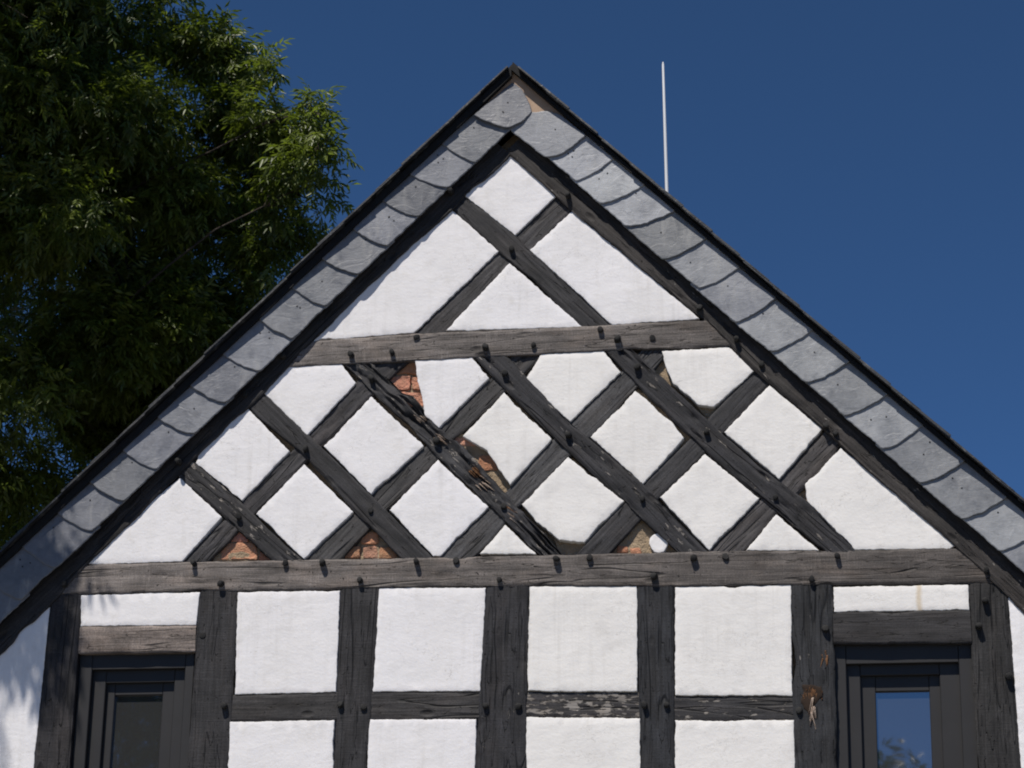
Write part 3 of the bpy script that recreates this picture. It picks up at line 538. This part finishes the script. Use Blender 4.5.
o['label'] = 'small round blob of white plaster on bare clay'

# ---- torn, rotten spots of the post beside the right-hand window
def shards(name, cx, cz, w, h, n, mat, yb, ln, parent, sd_, lean=0.):
    rr = random.Random(sd_); parts = []
    for _ in range(n):
        x = cx + rr.gauss(0, w); z = cz + rr.gauss(0, h); l = ln * rr.uniform(.5, 1.4); r = rr.uniform(.0018, .0045); y = yb - rr.uniform(.002, .009)
        tx = (lean + rr.uniform(-.25, .25)) * l
        V = [(x - r, yb + .01, z), (x + r, yb + .01, z), (x + r * .8, y, z - l * .15), (x - r * .8, y, z - l * .15),
             (x - r * .5 + tx, yb + .004, z - l), (x + r * .5 + tx, yb + .004, z - l), (x + tx, y + .004, z - l * .92)]
        parts.append((V, [(0, 1, 2, 3), (0, 3, 6, 4), (1, 5, 6, 2), (3, 2, 6), (4, 6, 5), (0, 4, 5, 1)]))
    V, Fc = merge(parts)
    inv = parent.matrix_basis.inverted()
    o = link_mesh(name, [tuple(inv @ Vector(v)) for v in V], Fc, mat, parent)
    return o
p6 = timbers['P6']
(w0, w1, w2, w3) = WOUND
hol = slab('rot_hollow', [(w0[0] - .05, w0[1] + .03), (w0[0] + .045, w0[1] + .02), (w0[0] + .05, w0[1] - .03), (w0[0] + .01, w0[1] - .07), (w0[0] - .02, w0[1] - .12), (w0[0] - .05, w0[1] - .06)], -.0115, M_hollow, house, amp=.008, relief=.004, grid=.015, yb=.0, edge=.004)
hol.parent = p6; hol.matrix_basis = p6.matrix_basis.inverted()
shards('splinters', w0[0] + .002, w0[1] - .004, .024, .014, 30, M_splinter, -.009, .026, p6, 3)
shards('splinters', w2[0] + .003, w2[1] + .03, .005, .02, 9, M_splinter2, -.013, .075, p6, 5)
shards('splinters', w3[0], w3[1], .008, .014, 9, M_splinter, -.009, .045, p6, 8)
m3 = timbers['M3']
tA = TIMBERS[4]
for k, (s_, mt, l) in enumerate(((.42, M_splinter2, .05), (.58, M_splinter, .05), (.63, M_splinter2, .06), (.74, M_splinter, .045), (.78, M_splinter2, .05), (.33, M_splinter2, .04))):
    sa, pa, _ = along(tA[2]); sb, pb, _ = along(tA[3])
    a = np.array([np.interp(s_, sa, pa[:, 0]), np.interp(s_, sa, pa[:, 1])]); c = np.array([np.interp(s_, sb, pb[:, 0]), np.interp(s_, sb, pb[:, 1])])
    q = a * .55 + c * .45
    shards('splinters', q[0], q[1], .012, .012, 9, mt, -.003, l * .6, m3, 20 + k, 1.)

# ---- windows: stepped dark frames
def ring(o, i, y0, y1, zb_o, zb_i):
    (x0, x1, zt), (a0, a1, at) = o, i
    return merge([box(x0, a0, y0, y1, zb_o, zt), box(a1, x1, y0, y1, zb_o, zt), box(a0, a1, y0 + .0012, y1, at, zt - .0012), box(a0, a1, y0 + .0012, y1, zb_o, zb_i)])
def window(Wd, label):
    o0, o1, o2, o3 = (tuple(w_[:3]) for w_ in Wd)
    w = link_mesh('window', *ring(o0, o1, .028, .06, zs, zs + .05), M_frame, house); bevel(w, .003); w['label'] = label
    e = .012
    f = link_mesh('inner_frame', *ring((o1[0] - e, o1[1] + e, o1[2] + e), o2, .060, .095, zs + .03, zs + .09), M_frame, w); bevel(f, .003)
    s_ = link_mesh('sash', *ring((o2[0] - e, o2[1] + e, o2[2] + e), o3, .086, .12, zs + .07, zs + .14), M_frame, w); bevel(s_, .003)
    pn = link_mesh('pane', *box(o3[0] - .006, o3[1] + .006, .106, .112, zs + .13, o3[2] + .006), M_glass, w)
    sl = link_mesh('sill', *box(o0[0], o0[1], -.05, .027, zs - .06, zs + .004), M_frame, w); bevel(sl, .004)
    # plaster apron below
    slab('plaster_panel', [(o0[0] + .01, 2.9), (o0[1] - .01, 2.9), (o0[1] - .01, zs - .07), (o0[0] + .01, zs - .07)], -.006, M_plaster, house, (.8, .785, .78), grid=.06)
window(WIN_L, 'dark-framed narrow window under the brown lintel, glass dark')
window(WIN_R, 'dark-framed window with blue sky mirrored in its pane')

# ---- verge boards clad with slates
A_ = np.array(APEX)
def rake(side):
    U_ = np.array(RAKES[side][0]); N_ = np.array((-U_[1], U_[0]))
    if N_[1] > 0: N_ = -N_
    return U_, N_
UEND = 4.75
def rk(side, u, v):
    U_, N_ = rake(side); q = A_ + U_ * u + N_ * v; return (float(q[0]), float(q[1]))
def mitre(side, v):
    U_, N_ = rake(side); return (-.018 - v * N_[0]) / U_[0]
BAND = [RAKES[0][1] + .028, RAKES[1][1] + .008]          # board widths, upper edge just under the roof slates
V0 = [-.042, -.026]
for side in (0, 1):
    w = RAKES[side][1]
    quad = [rk(side, mitre(side, V0[side]), V0[side]), rk(side, UEND, V0[side]), rk(side, UEND, w - .012), rk(side, mitre(side, w - .012), w - .012)]
    vb = link_mesh('verge_board', *prism(quad, -.0540, -.026), None, house, mats=[M_deck_shade, M_board], fmat=[1, 0, 0, 0, 0, 0])  # spruce front; the other faces are coloured dark to imitate their shade
    # added black strip standing in for the shade under the roof edge
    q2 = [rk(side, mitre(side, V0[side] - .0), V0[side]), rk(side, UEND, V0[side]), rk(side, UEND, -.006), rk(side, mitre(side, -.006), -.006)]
    vs_ = link_mesh('verge_shade_strip', *prism(q2, -.086, -.0545), M_black, vb)
    uo, ui = list(RAKES[side][2]), list(RAKES[side][3])
    stepu = .235
    while uo[-1] < UEND - .2: uo.append(uo[-1] + stepu); ui.append(ui[-1] + stepu)
    def slate(poly, tilt_u, sid, top=False):
        """poly in world xz; the lower end rides proud on the slate below"""
        sdn = random.uniform(0, 50)
        P_, N_ = outline(poly, .013, .0042, sdn, 1)
        U_, _ = rake(sid)
        uu = (P_ - A_) @ U_; u0, u1 = uu.min(), uu.max()
        def yf(q):
            s_ = (float((np.array(q) - A_) @ U_) - u0) / (u1 - u0)
            return -.0590 - .0145 * s_ - tilt_u * s_ + nz(q[0] * 6, q[1] * 6, sdn) * .0035
        n = len(P_); V = [(q[0], yf(q) + .0075, q[1]) for q in P_] + [(q[0], yf(q) + .0022, q[1]) for q in P_]
        Q = P_ - N_ * .004; V += [(q[0], yf(q), q[1]) for q in Q]
        Fc = []
        for r in range(2):
            for i in range(n): Fc.append((r * n + i, r * n + (i + 1) % n, (r + 1) * n + (i + 1) % n, (r + 1) * n + i))
        fm = [0] * len(Fc)
        c_ = Q.mean(0); V.append((c_[0], yf(c_) - .0004, c_[1])); ci = len(V) - 1
        for i in range(n): Fc.append((2 * n + i, 2 * n + (i + 1) % n, ci)); fm.append(0)
        Fc.append(tuple(range(n - 1, -1, -1))); fm.append(0)
        # nail heads
        for _ in range(random.choice((1, 1, 1, 2, 3))):
            t_ = random.uniform(.55, .82); nx = c_ + (random.uniform(-.05, .05), random.uniform(-.035, .05))
            k0 = len(V); y = yf(nx) - .0022
            for j in range(6): V.append((nx[0] + .0042 * math.cos(j * 1.047), y, nx[1] + .0042 * math.sin(j * 1.047)))
            for j in range(6): V.append((nx[0] + .005 * math.cos(j * 1.047), y + .004, nx[1] + .005 * math.sin(j * 1.047)))
            Fc.append(tuple(range(k0, k0 + 6))); fm.append(1)
            for j in range(6): Fc.append((k0 + j, k0 + (j + 1) % 6, k0 + 6 + (j + 1) % 6, k0 + 6 + j)); fm.append(1)
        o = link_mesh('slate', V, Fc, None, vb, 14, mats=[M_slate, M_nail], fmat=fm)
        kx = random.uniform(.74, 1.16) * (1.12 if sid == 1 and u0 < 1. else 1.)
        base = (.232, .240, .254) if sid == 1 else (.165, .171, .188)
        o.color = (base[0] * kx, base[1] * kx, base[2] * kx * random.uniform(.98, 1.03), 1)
        return o
    for i in range(len(uo)):
        if i == 0:
            slate(TOP_SLATES[side], .012 if side == 0 else .004, side, True); continue
        if uo[i] > UEND: break
        v0 = V0[side] + .004
        w = RAKES[side][1] + random.uniform(-.006, .006)
        lo = [(uo[i] + random.uniform(-.006, .006), 0.), (ui[i] + random.uniform(-.01, .01), w)]
        a, c = np.array(lo[0]), np.array(lo[1])
        curve = []
        for k in range(9):
            q = k / 8
            ctl = np.array((a[0] * .30 + c[0] * .70 + random.uniform(.010, .026), w * random.uniform(.76, .88)))
            pt = (1 - q) ** 2 * a + 2 * q * (1 - q) * ctl + q * q * c
            curve.append(tuple(pt))
        up_o, up_i = uo[i - 1] - .05, ui[i - 1] - .05
        sl = (c[0] - a[0]) / w
        poly = [(a[0] - sl * v0 * -1 if False else a[0], v0)] + curve[1:] + [(up_i, w + random.uniform(-.003, .003)), (up_o, v0)]
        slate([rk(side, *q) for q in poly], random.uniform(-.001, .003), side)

# ---- roof: deck, body and the edge row of roof slates
DEPTH = 8.5
rp = []
for side in (0, 1):
    v1, v2 = V0[side] - .0005, V0[side] - .024
    rp.append(prism([rk(side, mitre(side, v1), v1), rk(side, UEND, v1), rk(side, UEND, v2), rk(side, mitre(side, v2) , v2)], -.054, DEPTH))
roof = link_mesh('roof', *merge(rp), M_deck_shade, house)
roof['label'] = 'steep dark slate roof, seen only along its front edge'
for side in (0, 1):
    u = .0; i = 0; v1 = V0[side] - .0005
    yF = -.116
    while u < UEND:
        L = .37; p_ = .20 + random.uniform(-.012, .012)
        # lower end sits on the next slates: thickness steps
        jit = random.uniform(-.006, .006)
        a0 = max(mitre(side, v1), u - .03) ; vt, vbm = v1 + .0, v1
        quad = [rk(side, max(mitre(side, v1 - .004), u), v1 - .003), rk(side, u + L, v1 - .012 + random.uniform(-.003, .003)), rk(side, u + L, v1 - .020 + random.uniform(-.004, .003)), rk(side, max(mitre(side, v1 - .011), u), v1 - .011)]
        o = link_mesh('roof_slate', *prism(quad, yF + jit, yF + .30), M_slate, roof)
        kk = random.uniform(.8, 1.2); o.color = (.022 * kk, .0225 * kk, .024 * kk, 1)
        u += p_; i += 1
    # the rest of the slope, one sheet of slating behind the edge row
    v3 = V0[side] - .024
    sh = link_mesh('roof_covering', *prism([rk(side, mitre(side, v3), v3 - .0005), rk(side, UEND + .1, v3 - .0005), rk(side, UEND + .1, v3 - .02), rk(side, mitre(side, v3 - .02), v3 - .02)], yF + .31, DEPTH + .1), M_slate, roof); sh.color = (.06, .062, .066, 1)
# side and back walls so the house closes
sw = []
zt = apz - 3.2 - .1
for sx in (-1, 1): sw.append(box(min(sx * 3.2, sx * 2.98), max(sx * 3.2, sx * 2.98), .245, DEPTH - .4, 0, zt))
sw.append(prism([(-2.975, 0), (2.975, 0), (2.975, zt), (apx, apz - .3), (-2.975, zt)], DEPTH - .65, DEPTH - .41))
o = link_mesh('side_walls', *merge(sw), M_plaster, house); o.color = (.78, .77, .75, 1)

# ------------------------------------------------------------------ thin white rod behind the roof
(rx0, rz0), (rx1, rz1) = ROD
V, Fc = [], []; n = 10
zr = A_[1] - abs(rx0 - A_[0]) * .99
prof = [(zr - .05, .014), (rz0 + .0, .0098), (rz0 + .35, .0090), (rz1 - .02, .0068), (rz1, .003)]
for z, r in prof:
    xx = rx0 + (rx1 - rx0) * max(0, (z - rz0) / (rz1 - rz0))
    V += [(xx + r * math.cos(2 * math.pi * j / n), 1.2 + r * math.sin(2 * math.pi * j / n), z) for j in range(n)]
for i in range(len(prof) - 1):
    for j in range(n): Fc.append((i * n + j, i * n + (j + 1) % n, (i + 1) * n + (j + 1) % n, (i + 1) * n + j))
Fc.append(tuple(range(n))); Fc.append(tuple((len(prof) - 1) * n + j for j in range(n)))
rod = link_mesh('aerial_rod', V, Fc, M_rod, None, 40)
rod['label'] = 'thin upright white rod standing behind the right roof slope against the sky'; rod['category'] = 'rod'
fl = link_mesh('base_clamp', *merge([box(rx0 - .05, rx0 + .05, 1.15, 1.25, zr - .03, zr + .09)]), M_nail, rod); bevel(fl, .01)

# ------------------------------------------------------------------ trees
def tube(path, radii, n=7):
    V, Fc = [], []
    for k, q in enumerate(path):
        q = Vector(q); d_ = (Vector(path[min(k + 1, len(path) - 1)]) - Vector(path[max(k - 1, 0)])).normalized()
        s_ = d_.cross(Vector((.31, .9, .2))).normalized(); t_ = d_.cross(s_)
        for j in range(n):
            a = 2 * math.pi * j / n; r = radii[k]
            V.append(tuple(q + s_ * (r * math.cos(a)) + t_ * (r * math.sin(a))))
    for k in range(len(path) - 1):
        for j in range(n): Fc.append((k * n + j, k * n + (j + 1) % n, (k + 1) * n + (j + 1) % n, (k + 1) * n + j))
    return V, Fc

def bend(a, c, rr, k=6, amp=.12):
    a, c = Vector(a), Vector(c); L = (c - a).length; out = []
    o1 = Vector((rr.uniform(-1, 1), rr.uniform(-1, 1), rr.uniform(-.2, 1))) * L * amp
    for i in range(k + 1):
        s_ = i / k; out.append(a.lerp(c, s_) + o1 * math.sin(math.pi * s_) + Vector((rr.uniform(-1, 1), rr.uniform(-1, 1), rr.uniform(-1, 1))) * L * .015 * (0 < i < k))
    return out

def leaves(centres, radii, counts, size, rng, droop=.35, leaflets=9):
    """pinnate leaves: leaflets in pairs on a drooping stalk; returns numpy verts, quads"""
    C = np.repeat(centres, counts, axis=0); Rr = np.repeat(radii, counts)
    n = len(C)
    d = rng.normal(size=(n, 3)); d /= np.linalg.norm(d, axis=1)[:, None]
    pos = C + d * (Rr * rng.random(n) ** (1 / 2.2))[:, None] * np.array((1, 1, .8))
    ax = d * .8 + rng.normal(size=(n, 3)) * .55; ax[:, 2] -= droop; ax /= np.linalg.norm(ax, axis=1)[:, None]
    upv = rng.normal(size=(n, 3)) * .45 + np.array((0, 0, 1.)); 
    sdv = np.cross(ax, upv); sdv /= np.linalg.norm(sdv, axis=1)[:, None] + 1e-9
    nv = np.cross(sdv, ax)
    sc = np.repeat(size, counts) * rng.uniform(.75, 1.25, n)
    vs = []
    stalk = []
    for k in range(leaflets):
        if k == leaflets - 1: t_, sg, sp = 1., 0., 0.
        else: t_, sg, sp = .22 + .2 * (k // 2), (1 if k % 2 else -1), 1.
        L = sc * rng.uniform(.85, 1.15, n) * (1.0 if k > 1 else .8); Wd = L * rng.uniform(.115, .155, n)
        base = pos + ax * (t_ * 2.0 * sc)[:, None] - nv * (.18 * t_ * t_ * 2 * sc)[:, None]
        ld = ax * (.55 if sg else 1.) + sdv * sg * .85 + rng.normal(size=(n, 3)) * .22; ld[:, 2] -= .42
        ld /= np.linalg.norm(ld, axis=1)[:, None]
        lw = np.cross(ld, nv + rng.normal(size=(n, 3)) * .3); lw /= np.linalg.norm(lw, axis=1)[:, None] + 1e-9
        ln = np.cross(lw, ld)
        p0 = base; p1 = base + ld * (L * .42)[:, None]; p3 = base + ld * L[:, None] - ln * (L * .10)[:, None]
        pl = p1 + lw * Wd[:, None] + ln * (Wd * .3)[:, None]; pr = p1 - lw * Wd[:, None] + ln * (Wd * .3)[:, None]
        vs.append(np.stack((p0, pl, p3, pr), 1))
    return np.concatenate(vs, 0).reshape(-1, 3)

def leaf_object(name, V, mat, parent):
    nf = len(V) // 4
    # each leaflet: two triangles folded along the midrib
    idx = np.arange(nf, dtype=np.int32)[:, None] * 4 + np.array((0, 1, 2, 0, 2, 3), dtype=np.int32)
    me = bpy.data.meshes.new(name); me.vertices.add(len(V)); me.vertices.foreach_set('co', V.astype(np.float32).ravel())
    me.loops.add(nf * 6); me.loops.foreach_set('vertex_index', idx.ravel())
    me.polygons.add(nf * 2); me.polygons.foreach_set('loop_start', np.arange(0, nf * 6, 3, dtype=np.int32))
    me.materials.append(mat); me.update(); me.validate()
    o = bpy.data.objects.new(name, me); col.objects.link(o); o.parent = parent; o['kind'] = 'stuff'
    return o

def tree(name, label, group, base, trunk_h, lobes, counts, size, mat, seed, r0=.28, droop=.35, leaflets=9):
    rr = random.Random(seed); rng = np.random.default_rng(seed)
    root = bpy.data.objects.new(name, None); col.objects.link(root)
    root['label'] = label; root['category'] = 'tree'
    if group: root['group'] = group
    root.location = base; B0 = Vector(base)
    fork = Vector((rr.uniform(-.3, .3), rr.uniform(-.3, .3), trunk_h))
    parts = [tube(bend((0, 0, -.1), fork, rr, 8, .04), [r0 * (1.35 - .07 * k if k else 1.6) * .8 for k in range(9)], 12)]
    # limbs reach groups of lobes
    ls = [Vector(l[:3]) - B0 for l in lobes]
    limbs = []
    order = sorted(range(len(ls)), key=lambda i: math.atan2(ls[i].y - fork.y, ls[i].x - fork.x))
    ng = max(3, len(ls) // 9)
    for gidx in range(ng):
        grp = order[gidx * len(ls) // ng:(gidx + 1) * len(ls) // ng]
        if not grp: continue
        mean = sum((ls[i] for i in grp), Vector()) / len(grp)
        hub = fork.lerp(mean, .5)
        start = Vector((0, 0, trunk_h * rr.uniform(.72, 1.))) if rr.random() < .5 else fork
        start = fork if start.z > fork.z * .98 else Vector((fork.x * start.z / trunk_h, fork.y * start.z / trunk_h, start.z))
        pth = bend(start, hub, rr, 7, .08); parts.append(tube(pth, [r0 * .36 * (1 - .075 * k) for k in range(8)], 8))
        nodes = [hub]
        for i in sorted(grp, key=lambda i: (ls[i] - hub).length):
            src = min(nodes, key=lambda q: (q - ls[i]).length); nodes.append(ls[i])
            k_ = .05 if src is hub else .045
            p2 = bend(src, ls[i], rr, 5, .14); parts.append(tube(p2, [r0 * k_ * (1 - .13 * k) for k in range(6)], 6))
            for _ in range(5):
                e_ = ls[i] + Vector((rr.gauss(0, 1), rr.gauss(0, 1), rr.gauss(0, .8))).normalized() * lobes[i][3] * .85
                parts.append(tube(bend(p2[rr.choice((4, 5))], e_, rr, 4, .12), [r0 * .022 * (1 - .17 * k) for k in range(5)], 5))
    V, Fc = merge(parts); link_mesh('trunk', V, Fc, M_bark, root, 60)
    # sub-clumps inside each lobe so that the outline stays uneven and gaps open
    cs, rs, ct, sz = [], [], [], []
    for (lx, ly, lz, lr), cnt, sz_ in zip(lobes, counts, size):
        k = max(5, int(9 * (lr / .9) ** 2)); k = min(k, 40)
        for _ in range(k):
            d_ = rng.normal(size=3); d_ /= np.linalg.norm(d_)
            cs.append(np.array((lx, ly, lz)) - np.array(base) + d_ * lr * rng.uniform(.35, .95)); rs.append(lr * rng.uniform(.32, .55)); ct.append(max(1, int(cnt / k * rng.uniform(.5, 1.5)))); sz.append(sz_)
    LV = leaves(np.array(cs), np.array(rs), np.array(ct), np.array(sz), rng, droop, leaflets)
    leaf_object('crown', LV, mat, root)
    return root, len(LV) // 4

# the ash tree left of and behind the gable: LOBES are its boughs that reach into view, the rest of the crown closes above and to the left
lob = [(l[0], l[2], l[1], l[3]) for l in LOBES]
cnt = [int(1650 * (q[3] / .6) ** 2.0) for q in lob]; siz = [.064] * len(lob)
rr = random.Random(4)
CC = Vector((-6.4, 1.6, 10.2))
while len(lob) < 86:
    d_ = Vector((rr.gauss(0, 1), rr.gauss(0, 1), rr.gauss(0, 1))).normalized() * rr.uniform(.2, 1.) ** .45
    q = CC + Vector((d_.x * 4.2, d_.y * 4.4, d_.z * 4.6))
    r = rr.uniform(.85, 1.3)
    # the boughs in view are listed above; the rest of the crown closes round them
    v = q - cp; zc = v.dot(cf); px = 512 + 2500 * v.dot(cr) / zc; py = 384 - 2500 * v.dot(cu) / zc; rp_ = 2500 * r / zc
    if q.y < .8 and q.x > -4.4: continue
    if q.y < r:
        sh = q - sun_dir * (q.y / sun_dir.y)                # where its shade would fall on the gable
        if sh.x + r > -2.75 and sh.z < 6.5: continue
    if px + rp_ > 170 and -40 - rp_ < py < 800: continue
    if q.y < .8 and px + rp_ > -20 and py + rp_ > 0: continue
    # sunlight reaches the outer sprays beside the roof
    blocked = False
    for l in [lob[i] for i in (0, 1, 2, 3, 4, 15, 16)]:
        w_ = q - Vector(l[:3]); t_ = w_.dot(sun_dir)
        if t_ > 0 and (w_ - sun_dir * t_).length < r + l[3] * .8: blocked = True
    if blocked: continue
    inview = px + rp_ > -25 and -25 - rp_ < py < 800
    lob.append((q.x, q.y, q.z, r)); cnt.append(int((900 if inview else 380) * r * r)); siz.append(.06 if inview else .11)
# upper boughs that keep the inner crown dark
n0 = len(lob)
for i in (5, 6, 7, 8, 9, 10, 11, 12, 13, 14, 19, 20):
    for t_ in (1.9, 3.0):
        q = Vector(lob[i][:3]) + sun_dir * t_ + Vector((rr.uniform(-.9, .1), rr.uniform(-.2, .5), rr.uniform(0, .6))); r = rr.uniform(.8, 1.1)
        v = q - cp; zc = v.dot(cf); px = 512 + 2500 * v.dot(cr) / zc; py = 384 - 2500 * v.dot(cu) / zc; rp_ = 2500 * r / zc
        if px + rp_ > 180 and py + rp_ > -20: continue
        if q.y < .6: continue
        if any((q - Vector(l[:3]) - sun_dir * (q - Vector(l[:3])).dot(sun_dir)).length < r + l[3] * .6 and (q - Vector(l[:3])).dot(sun_dir) > 0 for l in [lob[k] for k in (0, 1, 2, 3, 4, 15)]): continue
        inview = px + rp_ > -25 and -25 - rp_ < py < 800
        lob.append((q.x, q.y, q.z, r)); cnt.append(int((900 if inview else 480) * r * r)); siz.append(.06 if inview else .11)
print('shade boughs', len(lob) - n0)
# boughs reaching forward over the left eaves, whose shade falls on the corner post
for t_, dx, r in ((3.2, .02, .36), (4.2, -.30, .45), (4.6, .08, .34), (5.6, -.25, .45), (3.9, -.6, .5), (5.2, -.6, .5)):
    q = Vector((-2.60 + dx, 0, 4.90)) + sun_dir * t_
    lob.append((q.x, q.y, q.z, r)); cnt.append(int(1500 * r * r)); siz.append(.085)
tr, nl = tree('ash_tree', 'tall leafy ash tree with dark crown left of and behind the gable', None, (-6.6, 2.2, 0), 5.2, lob, cnt, siz, M_leaf, 21, .26)
print('leaflets', nl)
# trees across the yard, seen only as reflections in the panes
def yard_tree(base, top, rad, seed, label, dens=1.):
    rr = random.Random(seed); lb, ct = [], []
    cz = top - rad * 1.25
    for _ in range(34):
        d_ = Vector((rr.gauss(0, 1), rr.gauss(0, 1), rr.gauss(0, 1))).normalized() * rr.uniform(.3, 1.) ** .5
        lb.append((base[0] + d_.x * rad, base[1] + d_.y * rad, cz + d_.z * rad * 1.2, rad * .34)); ct.append(int(150 * dens))
    return tree('lime_tree', label, 'trees across the yard', base, cz - rad * .9, lb, ct, [.2] * len(lb), M_leaf2, seed, .3, .2, 7)
yard_tree((1.6, -31, 0), 10.6, 2.6, 51, 'broad tree across the yard, its top mirrored in the right-hand pane')
yard_tree((-13.5, -29, 0), 17.5, 5., 52, 'tall dark tree across the yard, mirrored in the left-hand pane', 4.2)

scene.render.engine = 'CYCLES'
scene.cycles.pixel_filter_type = 'BLACKMAN_HARRIS'
scene.cycles.filter_width = 2.0
scene.cycles.max_bounces = 6; scene.cycles.transmission_bounces = 4; scene.cycles.diffuse_bounces = 3
